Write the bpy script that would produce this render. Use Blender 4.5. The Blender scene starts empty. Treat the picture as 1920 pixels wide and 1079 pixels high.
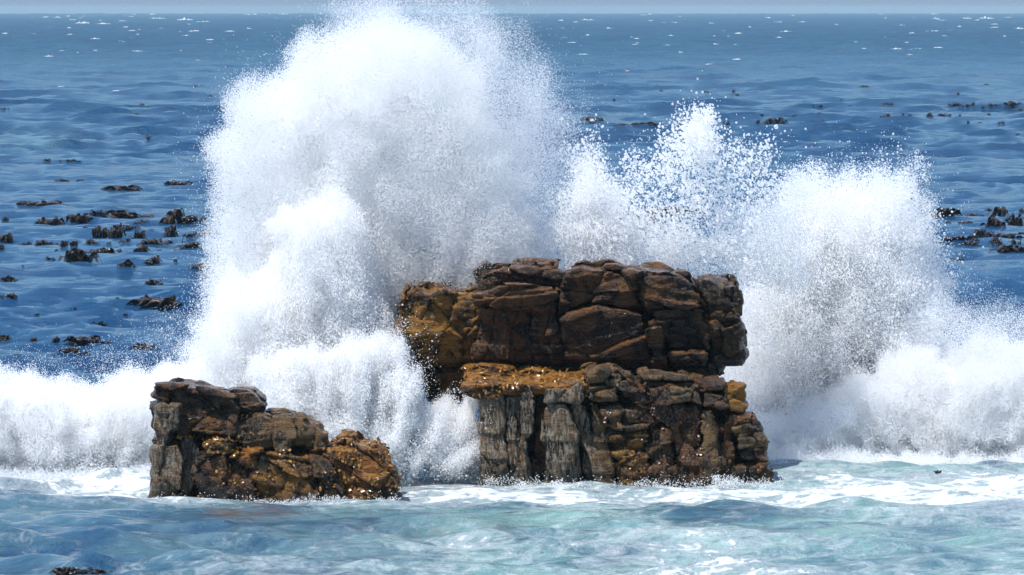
import bpy, math, random, time
import numpy as np
from mathutils import Vector

T0 = time.time()
S = bpy.context.scene
COL = S.collection
rng = np.random.default_rng(7)
random.seed(7)

# ------------------------------------------------------------------ camera
CAM_H = 11.0
FPX = 10667.0                      # 200 mm lens, in pixels of a 1920 wide frame
HOR = 16.0
PITCH = math.atan((539.5 - HOR) / FPX)
cam_data = bpy.data.cameras.new('camera')
cam_data.lens = 200.0
cam_data.sensor_width = 36.0
cam_data.clip_start = 1.0
cam_data.clip_end = 60000.0
cam = bpy.data.objects.new('camera', cam_data)
COL.objects.link(cam)
cam.location = (0, 0, CAM_H)
cam.rotation_euler = (math.pi / 2 - PITCH, 0, 0)
S.camera = cam

# ------------------------------------------------------------------ light
SUN_DIR = Vector((-0.36, -0.31, 0.88)).normalized()      # from the scene towards the sun
SUN_EL = math.asin(SUN_DIR.z)
SUN_AZ = math.atan2(SUN_DIR.x, SUN_DIR.y)
world = bpy.data.worlds.new('World')
S.world = world
world.use_nodes = True
wn = world.node_tree.nodes
wl = world.node_tree.links
wn.clear()
w_out = wn.new('ShaderNodeOutputWorld')
w_bg = wn.new('ShaderNodeBackground')
w_sky = wn.new('ShaderNodeTexSky')
w_sky.sky_type = 'NISHITA'
w_sky.sun_disc = False
w_sky.sun_elevation = SUN_EL
w_sky.sun_rotation = SUN_AZ
w_sky.altitude = 0
w_sky.air_density = 1.0
w_sky.dust_density = 0.3
w_sky.ozone_density = 2.0
w_bg.inputs[1].default_value = 0.13
w_t = wn.new('ShaderNodeMix'); w_t.data_type = 'RGBA'; w_t.blend_type = 'MULTIPLY'
w_t.inputs[0].default_value = 1.0
w_t.inputs[7].default_value = (0.68, 0.84, 0.94, 1)
wl.new(w_sky.outputs[0], w_t.inputs[6])
# a bank of pale blue sea haze along the whole horizon
w_tc = wn.new('ShaderNodeTexCoord'); w_sp = wn.new('ShaderNodeSeparateXYZ'); w_mr = wn.new('ShaderNodeMapRange'); w_hz = wn.new('ShaderNodeMix')
w_mr.interpolation_type = 'SMOOTHSTEP'
w_mr.inputs[1].default_value = 0.0; w_mr.inputs[2].default_value = 0.13; w_mr.inputs[3].default_value = 0.92; w_mr.inputs[4].default_value = 0.0
w_hz.data_type = 'RGBA'; w_hz.inputs[7].default_value = (1.3, 1.85, 2.8, 1)
wl.new(w_tc.outputs['Generated'], w_sp.inputs[0]); wl.new(w_sp.outputs[2], w_mr.inputs[0]); wl.new(w_mr.outputs[0], w_hz.inputs[0])
wl.new(w_t.outputs[2], w_hz.inputs[6])
wl.new(w_hz.outputs[2], w_bg.inputs[0])
wl.new(w_bg.outputs[0], w_out.inputs[0])

sd = bpy.data.lights.new('sun', 'SUN')
sd.energy = 4.3
sd.angle = math.radians(0.53)
sd.color = (1.0, 0.965, 0.91)
sun = bpy.data.objects.new('sun', sd)
COL.objects.link(sun)
sun.rotation_euler = SUN_DIR.to_track_quat('Z', 'Y').to_euler()
sun.location = (-40, 150, 80)

S.view_settings.view_transform = 'Standard'
S.view_settings.look = 'None'
S.view_settings.exposure = 0.55
S.view_settings.gamma = 1.0
S.view_settings.use_curve_mapping = False
S.cycles.use_denoising = True
S.cycles.max_bounces = 24
S.cycles.diffuse_bounces = 24
S.cycles.glossy_bounces = 3
S.cycles.transmission_bounces = 4
S.cycles.volume_bounces = 0
S.cycles.sample_clamp_indirect = 4.0
S.cycles.caustics_reflective = False
S.cycles.caustics_refractive = False


# ------------------------------------------------------------------ helpers
def ray(px, py):
    a = np.asarray(px, float) - 960.0
    b = 539.5 - np.asarray(py, float)
    y = FPX * math.cos(PITCH) + b * math.sin(PITCH)
    z = -FPX * math.sin(PITCH) + b * math.cos(PITCH)
    return a, y, z


def P(px, py, Y):
    """the world point at distance Y in the direction of photograph pixel (px, py)"""
    a, y, z = ray(px, py)
    k = Y / y
    return np.stack([a * k, np.broadcast_to(Y, np.shape(a * k)).astype(float), CAM_H + z * k], -1)


def on_water(px, py):
    a, y, z = ray(px, py)
    k = -CAM_H / z
    return a * k, y * k


def _hash(ix, iy, iz, seed):
    h = (ix.astype(np.uint32) * np.uint32(374761393) + iy.astype(np.uint32) * np.uint32(668265263)
         + iz.astype(np.uint32) * np.uint32(2147483647) + np.uint32((seed * 974711 + 12345) & 0xffffffff))
    h = (h ^ (h >> np.uint32(13))) * np.uint32(1274126177)
    h = h ^ (h >> np.uint32(16))
    return h


def hash01(ix, iy, iz, seed):
    return _hash(ix, iy, iz, seed).astype(np.float64) / 4294967295.0


def perlin(x, y, z, seed=0):
    xi = np.floor(x); yi = np.floor(y); zi = np.floor(z)
    xf = x - xi; yf = y - yi; zf = z - zi
    xi = xi.astype(np.int64); yi = yi.astype(np.int64); zi = zi.astype(np.int64)
    u = xf * xf * xf * (xf * (xf * 6 - 15) + 10)
    v = yf * yf * yf * (yf * (yf * 6 - 15) + 10)
    w = zf * zf * zf * (zf * (zf * 6 - 15) + 10)

    def g(i, j, k):
        h = _hash(xi + i, yi + j, zi + k, seed)
        a = (h & np.uint32(1023)).astype(np.float64) / 511.5 - 1
        b = ((h >> np.uint32(10)) & np.uint32(1023)).astype(np.float64) / 511.5 - 1
        c = ((h >> np.uint32(20)) & np.uint32(1023)).astype(np.float64) / 511.5 - 1
        return a * (xf - i) + b * (yf - j) + c * (zf - k)
    x00 = g(0, 0, 0) * (1 - u) + g(1, 0, 0) * u
    x10 = g(0, 1, 0) * (1 - u) + g(1, 1, 0) * u
    x01 = g(0, 0, 1) * (1 - u) + g(1, 0, 1) * u
    x11 = g(0, 1, 1) * (1 - u) + g(1, 1, 1) * u
    return (x00 * (1 - v) + x10 * v) * (1 - w) + (x01 * (1 - v) + x11 * v) * w


def fbm(x, y, z, octv=4, seed=0, gain=0.5):
    s = 0; a = 1.0; f = 1.0
    for o in range(octv):
        s = s + a * perlin(x * f + 17.3 * o, y * f - 9.1 * o, z * f + 4.7 * o, seed + o)
        a *= gain; f *= 2.03
    return s


def billow(x, y, z, octv=4, seed=0, gain=0.5):
    s = 0; a = 1.0; f = 1.0
    for o in range(octv):
        s = s + a * (np.abs(perlin(x * f + 7.3 * o, y * f - 3.1 * o, z * f + 4.7 * o, seed + o)) * 2 - 0.45)
        a *= gain; f *= 2.03
    return s


def voronoi(x, y, z, seed=0, jit=0.85):
    """F1, F2 and the random value of the nearest cell"""
    xi = np.floor(x).astype(np.int64); yi = np.floor(y).astype(np.int64); zi = np.floor(z).astype(np.int64)
    f1 = np.full(x.shape, 9.0); f2 = np.full(x.shape, 9.0); cid = np.zeros(x.shape); tl = np.zeros(x.shape)
    for i in (-1, 0, 1):
        for j in (-1, 0, 1):
            for k in (-1, 0, 1):
                a, b, c = xi + i, yi + j, zi + k
                px = a + 0.5 + jit * (hash01(a, b, c, seed) - 0.5)
                py = b + 0.5 + jit * (hash01(a, b, c, seed + 1) - 0.5)
                pz = c + 0.5 + jit * (hash01(a, b, c, seed + 2) - 0.5)
                d = np.sqrt((x - px) ** 2 + (y - py) ** 2 + (z - pz) ** 2)
                new = d < f1
                f2 = np.where(new, f1, np.minimum(f2, d))
                r_ = hash01(a, b, c, seed + 3)
                cid = np.where(new, r_, cid)
                th_ = r_ * 37.7
                tl = np.where(new, (x - px) * np.cos(th_) + (z - pz) * np.sin(th_), tl)
                f1 = np.where(new, d, f1)
    return f1, f2, cid, tl


def poly_sdf(x, z, poly):
    """signed distance to a closed polygon (negative inside)"""
    d = np.full(x.shape, 1e9)
    sgn = np.ones(x.shape)
    n = len(poly)
    for i in range(n):
        ax, az = poly[i]; bx, bz = poly[i - 1]
        ex, ez = bx - ax, bz - az
        wx, wz = x - ax, z - az
        t = np.clip((wx * ex + wz * ez) / (ex * ex + ez * ez + 1e-12), 0, 1)
        dx, dz = wx - ex * t, wz - ez * t
        d = np.minimum(d, dx * dx + dz * dz)
        c1 = z >= az; c2 = z < bz; c3 = ex * wz > ez * wx
        flip = (c1 & c2 & c3) | (~c1 & ~c2 & ~c3)
        sgn = np.where(flip, -sgn, sgn)
    return sgn * np.sqrt(d)


def surface_nets(F, o, h):
    """mesh of F = 0 on a grid with origin o and spacing h; returns verts, quads"""
    nx, ny, nz = F.shape
    s = F < 0
    cs = [s[i:nx - 1 + i, j:ny - 1 + j, k:nz - 1 + k] for i in (0, 1) for j in (0, 1) for k in (0, 1)]
    cnt = np.zeros(cs[0].shape, np.int8)
    for c in cs:
        cnt += c
    act = (cnt > 0) & (cnt < 8)
    idx = -np.ones(act.shape, np.int64)
    A = np.argwhere(act)
    idx[act] = np.arange(len(A))
    acc = np.zeros((len(A), 3)); n = np.zeros(len(A))
    offs = [(i, j, k) for i in (0, 1) for j in (0, 1) for k in (0, 1)]
    for p in offs:
        for ax in range(3):
            if p[ax]:
                continue
            q = list(p); q[ax] = 1
            fa = F[A[:, 0] + p[0], A[:, 1] + p[1], A[:, 2] + p[2]]
            fb = F[A[:, 0] + q[0], A[:, 1] + q[1], A[:, 2] + q[2]]
            m = (fa < 0) != (fb < 0)
            t = np.where(m, fa / np.where(m, fa - fb, 1), 0)
            pt = np.array(p, float)[None, :].repeat(len(A), 0)
            pt[:, ax] += t
            acc += pt * m[:, None]
            n += m
    V = (A + acc / np.maximum(n, 1)[:, None]) * h + o
    quads = []
    for ax in range(3):
        b, c = (ax + 1) % 3, (ax + 2) % 3
        sl0 = [slice(1, -1)] * 3; sl1 = [slice(1, -1)] * 3
        sl0[ax] = slice(0, -1); sl1[ax] = slice(1, None)
        s0 = s[tuple(sl0)]; s1 = s[tuple(sl1)]
        e = np.argwhere(s0 != s1)
        if not len(e):
            continue
        base = e.copy()
        for d in range(3):
            if d != ax:
                base[:, d] += 1
        ub = np.zeros(3, int); ub[b] = 1
        uc = np.zeros(3, int); uc[c] = 1
        g = lambda q: idx[q[:, 0], q[:, 1], q[:, 2]]
        q = np.stack([g(base - ub - uc), g(base - uc), g(base), g(base - ub)], 1)
        inside = s0[e[:, 0], e[:, 1], e[:, 2]]
        q[~inside] = q[~inside][:, ::-1]
        quads.append(q)
    Q = np.concatenate(quads)
    Q = Q[(Q >= 0).all(1)]
    return V, Q


def mesh_np(name, V, Q, loose=None, attrs=None, smooth=True):
    """mesh from numpy verts and quads, optional loose points appended"""
    m = bpy.data.meshes.new(name)
    allV = V if loose is None else (np.concatenate([V, loose]) if len(V) else loose)
    m.vertices.add(len(allV))
    m.vertices.foreach_set('co', allV.astype(np.float32).ravel())
    if len(Q):
        k = Q.shape[1]
        m.loops.add(Q.size)
        m.loops.foreach_set('vertex_index', Q.astype(np.int32).ravel())
        m.polygons.add(len(Q))
        m.polygons.foreach_set('loop_start', np.arange(0, Q.size, k, dtype=np.int32))
        if smooth:
            m.polygons.foreach_set('use_smooth', np.ones(len(Q), bool))
    for an, av in (attrs or {}).items():
        a = m.attributes.new(an, 'FLOAT', 'POINT')
        a.data.foreach_set('value', av.astype(np.float32))
    m.update(calc_edges=True)
    m.validate()
    return m


def link(name, mesh, mat=None, parent=None, **props):
    o = bpy.data.objects.new(name, mesh)
    COL.objects.link(o)
    if mat is not None and mesh is not None:
        mesh.materials.append(mat)
    if parent is not None:
        o.parent = parent
        o.matrix_parent_inverse.identity()
    for k, v in props.items():
        o[k] = v
    return o


# ------------------------------------------------------------------ materials
class NT:
    def __init__(self, name):
        self.m = bpy.data.materials.new(name)
        self.m.use_nodes = True
        self.t = self.m.node_tree
        self.t.nodes.clear()
        self.out = self.t.nodes.new('ShaderNodeOutputMaterial')

    def n(self, kind, **kw):
        nd = self.t.nodes.new(kind)
        for k, v in kw.items():
            if k.startswith('i_'):
                key = k[2:]
                key = int(key) if key.isdigit() else key.replace('_', ' ')
                nd.inputs[key].default_value = v
            else:
                setattr(nd, k, v)
        return nd

    def l(self, a, b):
        self.t.links.new(a, b)

    def math(self, op, a, b=None, c=None, clamp=False):
        nd = self.t.nodes.new('ShaderNodeMath'); nd.operation = op; nd.use_clamp = clamp
        for i, v in enumerate((a, b, c)):
            if v is None:
                continue
            if isinstance(v, (int, float)):
                nd.inputs[i].default_value = v
            else:
                self.l(v, nd.inputs[i])
        return nd.outputs[0]

    def mix(self, f, a, b):
        nd = self.t.nodes.new('ShaderNodeMix'); nd.data_type = 'RGBA'
        for i, v in ((0, f), (6, a), (7, b)):
            if isinstance(v, (int, float)):
                nd.inputs[i].default_value = v
            elif isinstance(v, tuple):
                nd.inputs[i].default_value = (*v, 1)
            else:
                self.l(v, nd.inputs[i])
        return nd.outputs[2]

    def ramp(self, f, lo, hi, a=0.0, b=1.0):
        nd = self.t.nodes.new('ShaderNodeMapRange'); nd.interpolation_type = 'SMOOTHSTEP'
        nd.inputs[1].default_value = lo; nd.inputs[2].default_value = hi
        nd.inputs[3].default_value = a; nd.inputs[4].default_value = b
        self.l(f, nd.inputs[0])
        return nd.outputs[0]

    def noise(self, vec, scale, detail=4, rough=0.55, dist=0.0, off=None, stretch=None):
        if off or stretch:
            mp = self.n('ShaderNodeMapping')
            if off: mp.inputs[1].default_value = off
            if stretch: mp.inputs[3].default_value = stretch
            self.l(vec, mp.inputs[0]); vec = mp.outputs[0]
        nd = self.n('ShaderNodeTexNoise')
        nd.inputs['Scale'].default_value = scale
        nd.inputs['Detail'].default_value = detail
        nd.inputs['Roughness'].default_value = rough
        nd.inputs['Distortion'].default_value = dist
        self.l(vec, nd.inputs['Vector'])
        return nd.outputs[0]


def foam_material(name, col=(0.988, 0.99, 0.992), trans=0.68, bump=0.0):
    N = NT(name)
    d = N.n('ShaderNodeBsdfDiffuse'); d.inputs[0].default_value = (*col, 1)
    t = N.n('ShaderNodeBsdfTranslucent'); t.inputs[0].default_value = (*col, 1)
    mx = N.n('ShaderNodeMixShader'); mx.inputs[0].default_value = trans
    N.l(d.outputs[0], mx.inputs[1]); N.l(t.outputs[0], mx.inputs[2])
    if bump:
        g = N.n('ShaderNodeNewGeometry')
        b = N.n('ShaderNodeBump'); b.inputs['Distance'].default_value = bump; b.inputs['Strength'].default_value = 0.9
        N.l(N.noise(g.outputs[0], 6.0, 6, 0.65), b.inputs['Height'])
        N.l(b.outputs[0], d.inputs['Normal'])
    N.l(mx.outputs[0], N.out.inputs[0])
    return N.m


def rock_material(name, base, dark, accent, accent_amt=0.5, grey=0.0, orange_top=0.0, wet=1.0, seed=0.0):
    base = tuple(v * f for v, f in zip(base, (1.20, 0.83, 0.46))); dark = tuple(v * f for v, f in zip(dark, (0.26, 0.19, 0.13))); accent = tuple(v * f for v, f in zip(accent, (0.85, 0.74, 0.6)))
    N = NT(name)
    g = N.n('ShaderNodeNewGeometry')
    pos = g.outputs['Position']; nrm = g.outputs['True Normal']
    sep = N.n('ShaderNodeSeparateXYZ'); N.l(g.outputs['Normal'], sep.inputs[0])
    sp = N.n('ShaderNodeSeparateXYZ'); N.l(pos, sp.inputs[0])
    o = (seed, seed * 1.7, seed * 0.6)
    n1 = N.noise(pos, 1.6, 5, 0.6, 0.6, off=o)
    n2 = N.noise(pos, 5.0, 6, 0.65, 0.4, off=o)
    st = N.noise(pos, 2.2, 5, 0.6, 1.2, off=o, stretch=(1, 1, 7))          # bedding
    fine = N.noise(pos, 22.0, 4, 0.7, off=o)
    c = N.mix(N.ramp(n1, 0.42, 0.58), dark, base)
    c = N.mix(N.math('MULTIPLY', N.ramp(n2, 0.50, 0.66), accent_amt), c, accent)
    c = N.mix(N.math('MULTIPLY', N.ramp(st, 0.56, 0.66), 0.65), c, tuple(x * 0.35 for x in dark))
    c = N.mix(N.math('MULTIPLY', N.ramp(fine, 0.52, 0.68), 0.5), c, tuple(min(1, x * 1.7) for x in base))
    c = N.mix(N.math('MULTIPLY', N.ramp(fine, 0.46, 0.32), 0.55), c, tuple(x * 0.3 for x in dark))
    if grey:
        gr = N.noise(pos, 13.0, 6, 0.75, 1.2, off=o, stretch=(1, 1, 0.22))   # pale fibrous crust running down
        gm = N.math('MULTIPLY', N.ramp(gr, 0.44, 0.58), grey)
        c = N.mix(gm, c, (0.235, 0.195, 0.145))
    # ochre algae on upward faces
    up = N.ramp(sep.outputs[2], 0.35, 0.85)
    al = N.noise(pos, 2.6, 5, 0.6, 0.5, off=(seed + 5, 2, 1))
    c = N.mix(N.math('MULTIPLY', N.math('MULTIPLY', up, N.ramp(al, 0.40, 0.56)), orange_top), c, (0.30, 0.135, 0.018))
    pt = N.noise(pos, 1.3, 3, 0.5, 0.3, off=(seed + 9, 4, 3))
    c = N.mix(N.math('MULTIPLY', N.math('MULTIPLY', N.ramp(pt, 0.60, 0.68), N.ramp(fine, 0.42, 0.6)), 0.35 * accent_amt), c, (0.30, 0.17, 0.02))
    # darker by the waterline, where weed and wet stay
    wl_ = N.ramp(N.math('ADD', sp.outputs[2], N.math('MULTIPLY', n2, 0.7)), 0.35, 0.95)
    c = N.mix(wl_, N.mix(0.55, c, (0.012, 0.012, 0.008)), c)
    bs = N.n('ShaderNodeBsdfPrincipled')
    N.l(c, bs.inputs['Base Color'])
    r = N.ramp(n2, 0.40, 0.62, 0.16, 0.50)
    if grey:
        r = N.math('ADD', r, N.math('MULTIPLY', gm, 0.2), clamp=True)
    N.l(r, bs.inputs['Roughness'])
    bs.inputs['IOR'].default_value = 1.4
    N.l(N.math('ADD', 0.10, N.math('MULTIPLY', N.math('MULTIPLY', N.ramp(n2, 0.42, 0.58), N.ramp(sep.outputs[2], -0.15, 0.5)), 0.9)), bs.inputs['Coat Weight'])
    bs.inputs['Specular IOR Level'].default_value = 0.32
    bs.inputs['Coat Roughness'].default_value = 0.09
    h = N.math('ADD', N.math('MULTIPLY', n2, 0.6), N.math('MULTIPLY', fine, 0.35))
    h = N.math('ADD', h, N.math('MULTIPLY', st, 0.35))
    mpl = N.n('ShaderNodeMapping'); mpl.inputs[2].default_value = (0, math.radians(24), 0); mpl.inputs[3].default_value = (1, 1, 16)
    N.l(pos, mpl.inputs[0])
    ln = N.noise(mpl.outputs[0], 1.5, 5, 0.65, 0.5)                       # fine slanting laminae
    h = N.math('ADD', h, N.math('MULTIPLY', N.math('MULTIPLY', ln, 0.55), N.ramp(n1, 0.45, 0.6)))
    if grey:
        h = N.math('ADD', h, N.math('MULTIPLY', gr, 0.5))
    b = N.n('ShaderNodeBump'); b.inputs['Distance'].default_value = 0.13; b.inputs['Strength'].default_value = 1.0
    N.l(h, b.inputs['Height'])
    N.l(b.outputs[0], bs.inputs['Normal']); N.l(b.outputs[0], bs.inputs['Coat Normal'])
    N.l(bs.outputs[0], N.out.inputs[0])
    return N.m


M_FOAM = foam_material('sea_spray_white')
M_SURF = foam_material('breaking_wave_foam', (0.975, 0.985, 0.985), 0.4, 0.10)
M_ROCK = dict(
    brown=rock_material('wet_brown_sandstone', (0.085, 0.052, 0.032), (0.028, 0.018, 0.014), (0.15, 0.085, 0.035), 0.5, 0.0, 0.2, seed=1),
    olive=rock_material('olive_sandstone', (0.19, 0.12, 0.036), (0.07, 0.04, 0.016), (0.27, 0.17, 0.04), 0.85, 0.0, 0.25, seed=2),
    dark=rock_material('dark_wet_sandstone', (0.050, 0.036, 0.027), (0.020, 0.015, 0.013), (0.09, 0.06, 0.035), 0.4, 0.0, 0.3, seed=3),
    grey=rock_material('grey_crusted_sandstone', (0.085, 0.065, 0.045), (0.032, 0.022, 0.015), (0.14, 0.10, 0.05), 0.4, 0.95, 0.5, seed=4),
    tan=rock_material('tan_sandstone', (0.135, 0.105, 0.065), (0.055, 0.040, 0.025), (0.20, 0.15, 0.075), 0.6, 0.25, 0.15, seed=5),
    orange=rock_material('ochre_algae_sandstone', (0.15, 0.078, 0.026), (0.055, 0.028, 0.014), (0.30, 0.15, 0.03), 0.6, 0.0, 0.8, seed=6),
)


# ------------------------------------------------------------------ sea
def sea_material():
    N = NT('sea_water')
    g = N.n('ShaderNodeNewGeometry'); pos = g.outputs['Position']
    sp = N.n('ShaderNodeSeparateXYZ'); N.l(pos, sp.inputs[0])
    at = N.n('ShaderNodeAttribute'); at.attribute_name = 'foam'
    aq = N.n('ShaderNodeAttribute'); aq.attribute_name = 'aerated'
    big = N.noise(pos, 0.05, 4, 0.55, 0.5)
    deep = N.mix(N.ramp(big, 0.35, 0.65), (0.006, 0.047, 0.125), (0.012, 0.066, 0.152))
    farmix = N.ramp(sp.outputs[1], 300, 1500)
    farc = N.mix(N.ramp(N.noise(pos, 0.035, 7, 0.72, 0.4, off=(7, 7, 7)), 0.40, 0.60), (0.005, 0.042, 0.098), (0.014, 0.085, 0.155))
    deep = N.mix(farmix, deep, farc)
    an = N.noise(pos, 0.35, 4, 0.6, 0.8)
    am = N.math('MULTIPLY', aq.outputs['Fac'], N.ramp(an, 0.30, 0.62, 0.25, 1.0), clamp=True)
    aqua = N.mix(N.ramp(N.noise(pos, 0.22, 3, 0.5, 0.6, off=(5, 3, 1)), 0.4, 0.6), (0.135, 0.285, 0.295), (0.235, 0.400, 0.385))
    c = N.mix(am, deep, aqua)
    # lacy foam: veins of cell borders broken by noise
    vor = N.n('ShaderNodeTexVoronoi'); vor.feature = 'DISTANCE_TO_EDGE'
    warp = N.n('ShaderNodeVectorMath'); warp.operation = 'ADD'
    wn_ = N.n('ShaderNodeTexNoise'); wn_.inputs['Scale'].default_value = 0.9; wn_.inputs['Detail'].default_value = 4
    N.l(pos, wn_.inputs['Vector'])
    N.l(pos, warp.inputs[0]); N.l(wn_.outputs[1], warp.inputs[1])
    N.l(warp.outputs[0], vor.inputs['Vector']); vor.inputs['Scale'].default_value = 1.1
    vein = N.math('SUBTRACT', 0.42, vor.outputs[0])
    f1 = N.noise(pos, 1.9, 9, 0.74, 1.1)
    f2 = N.noise(pos, 0.16, 3, 0.5, 0.4, off=(3, 8, 0))
    val = N.math('ADD', N.math('MULTIPLY', vein, 0.45), N.math('MULTIPLY', f1, 1.0))
    val = N.math('ADD', val, N.math('MULTIPLY', f2, 0.55))
    thr = N.math('SUBTRACT', 1.34, N.math('MULTIPLY', at.outputs['Fac'], 0.85))
    fm = N.ramp(N.math('SUBTRACT', val, thr), -0.05, 0.15)
    thin = N.math('MULTIPLY', N.ramp(N.math('SUBTRACT', val, thr), -0.26, 0.10), 0.45)
    fm = N.math('MAXIMUM', fm, thin)
    bs = N.n('ShaderNodeBsdfPrincipled')
    reef = N.n('ShaderNodeAttribute'); reef.attribute_name = 'reef'
    c = N.mix(N.math('MULTIPLY', reef.outputs['Fac'], N.ramp(N.noise(pos, 1.5, 4, 0.6, 0.5), 0.35, 0.6)), c, (0.17, 0.085, 0.05))
    N.l(N.mix(N.math('MULTIPLY', fm, 0.93), c, (0.84, 0.90, 0.92)), bs.inputs['Base Color'])
    rg = N.math('ADD', N.ramp(sp.outputs[1], 130, 2200, 0.0, 0.42), 0.08)
    N.l(N.math('ADD', N.math('MULTIPLY', fm, 0.5), rg, clamp=True), bs.inputs['Roughness'])
    bs.inputs['IOR'].default_value = 1.33
    # ripples too small for the mesh
    r1 = N.noise(pos, 2.9, 6, 0.66, 0.3, stretch=(0.8, 1.25, 1))
    r2 = N.noise(pos, 0.42, 5, 0.6, 0.2, stretch=(0.7, 1.3, 1), off=(3, 1, 7))
    r3 = N.noise(pos, 0.06, 5, 0.6, 0.2, stretch=(0.6, 1.4, 1), off=(1, 1, 2))
    far1 = N.ramp(sp.outputs[1], 120, 500)
    far2 = N.ramp(sp.outputs[1], 500, 2500)
    h = N.math('MULTIPLY', r1, 0.30)
    h = N.math('ADD', h, N.math('MULTIPLY', N.math('MULTIPLY', r2, 1.9), far1))
    h = N.math('ADD', h, N.math('MULTIPLY', N.math('MULTIPLY', r3, 10.0), far2))
    h = N.math('ADD', h, N.math('MULTIPLY', fm, 0.05))
    b = N.n('ShaderNodeBump'); b.inputs['Distance'].default_value = 1.0; b.inputs['Strength'].default_value = 1.0
    N.l(h, b.inputs['Height']); N.l(b.outputs[0], bs.inputs['Normal'])
    N.l(bs.outputs[0], N.out.inputs[0])
    return N.m


WAVES = []
for i in range(84):
    L = 0.9 * (34 / 0.9) ** (i / 83.0)
    ang = math.radians(random.gauss(-97, 32))
    amp = 0.0105 * L ** 0.82 * (0.7 + 0.6 * random.random())
    amp *= 0.5 if L > 12 else (1.75 if L < 7 else 1.1)
    WAVES.append((L, math.cos(ang), math.sin(ang), amp, random.random() * 6.28))


def sea_height(X, Y, sp):
    """displacement of the sea at rest points X, Y where the mesh has spacing sp"""
    dx = np.zeros_like(X); dy = np.zeros_like(X); dz = np.zeros_like(X)
    # gusts and lulls
    gust = 0.85 + 0.5 * perlin(X / 22, Y / 40, X * 0, 91)
    kelp_calm = 1 - 0.58 * np.exp(-((Y - 305) / 135) ** 4)
    lee = 0.75 * np.exp(-((X + 5.4) / 6.5) ** 2 - ((Y - 124) / 6) ** 2) + 0.6 * np.exp(-((X - 2.7) / 6) ** 2 - ((Y - 130) / 4) ** 2)
    for L, cx, cy, a, ph in WAVES:
        w = np.clip((L / sp[0] - 2.5) / 3.0, 0, 1) * np.clip((L / sp[1] - 0.35) / 1.5, 0, 1)
        k = 2 * math.pi / L
        arg = k * (cx * X + cy * Y) + ph
        A = a * w * gust * kelp_calm * (1 - lee * min(1, L / 3))
        if L > 4:
            A = A * (0.45 + 0.55 * np.clip((Y - 140) / 60, 0, 1) + (2.0 if L < 14 else 0.2) * np.clip((Y - 500) / 1500, 0, 1))
        else:
            A = A * (0.62 + 0.38 * np.clip((Y - 140) / 60, 0, 1))
        s = np.sin(arg); c = np.cos(arg)
        dz += A * c
        dx -= A * cx * s * 0.8
        dy -= A * cy * s * 0.8
    return dx, dy, dz


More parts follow.
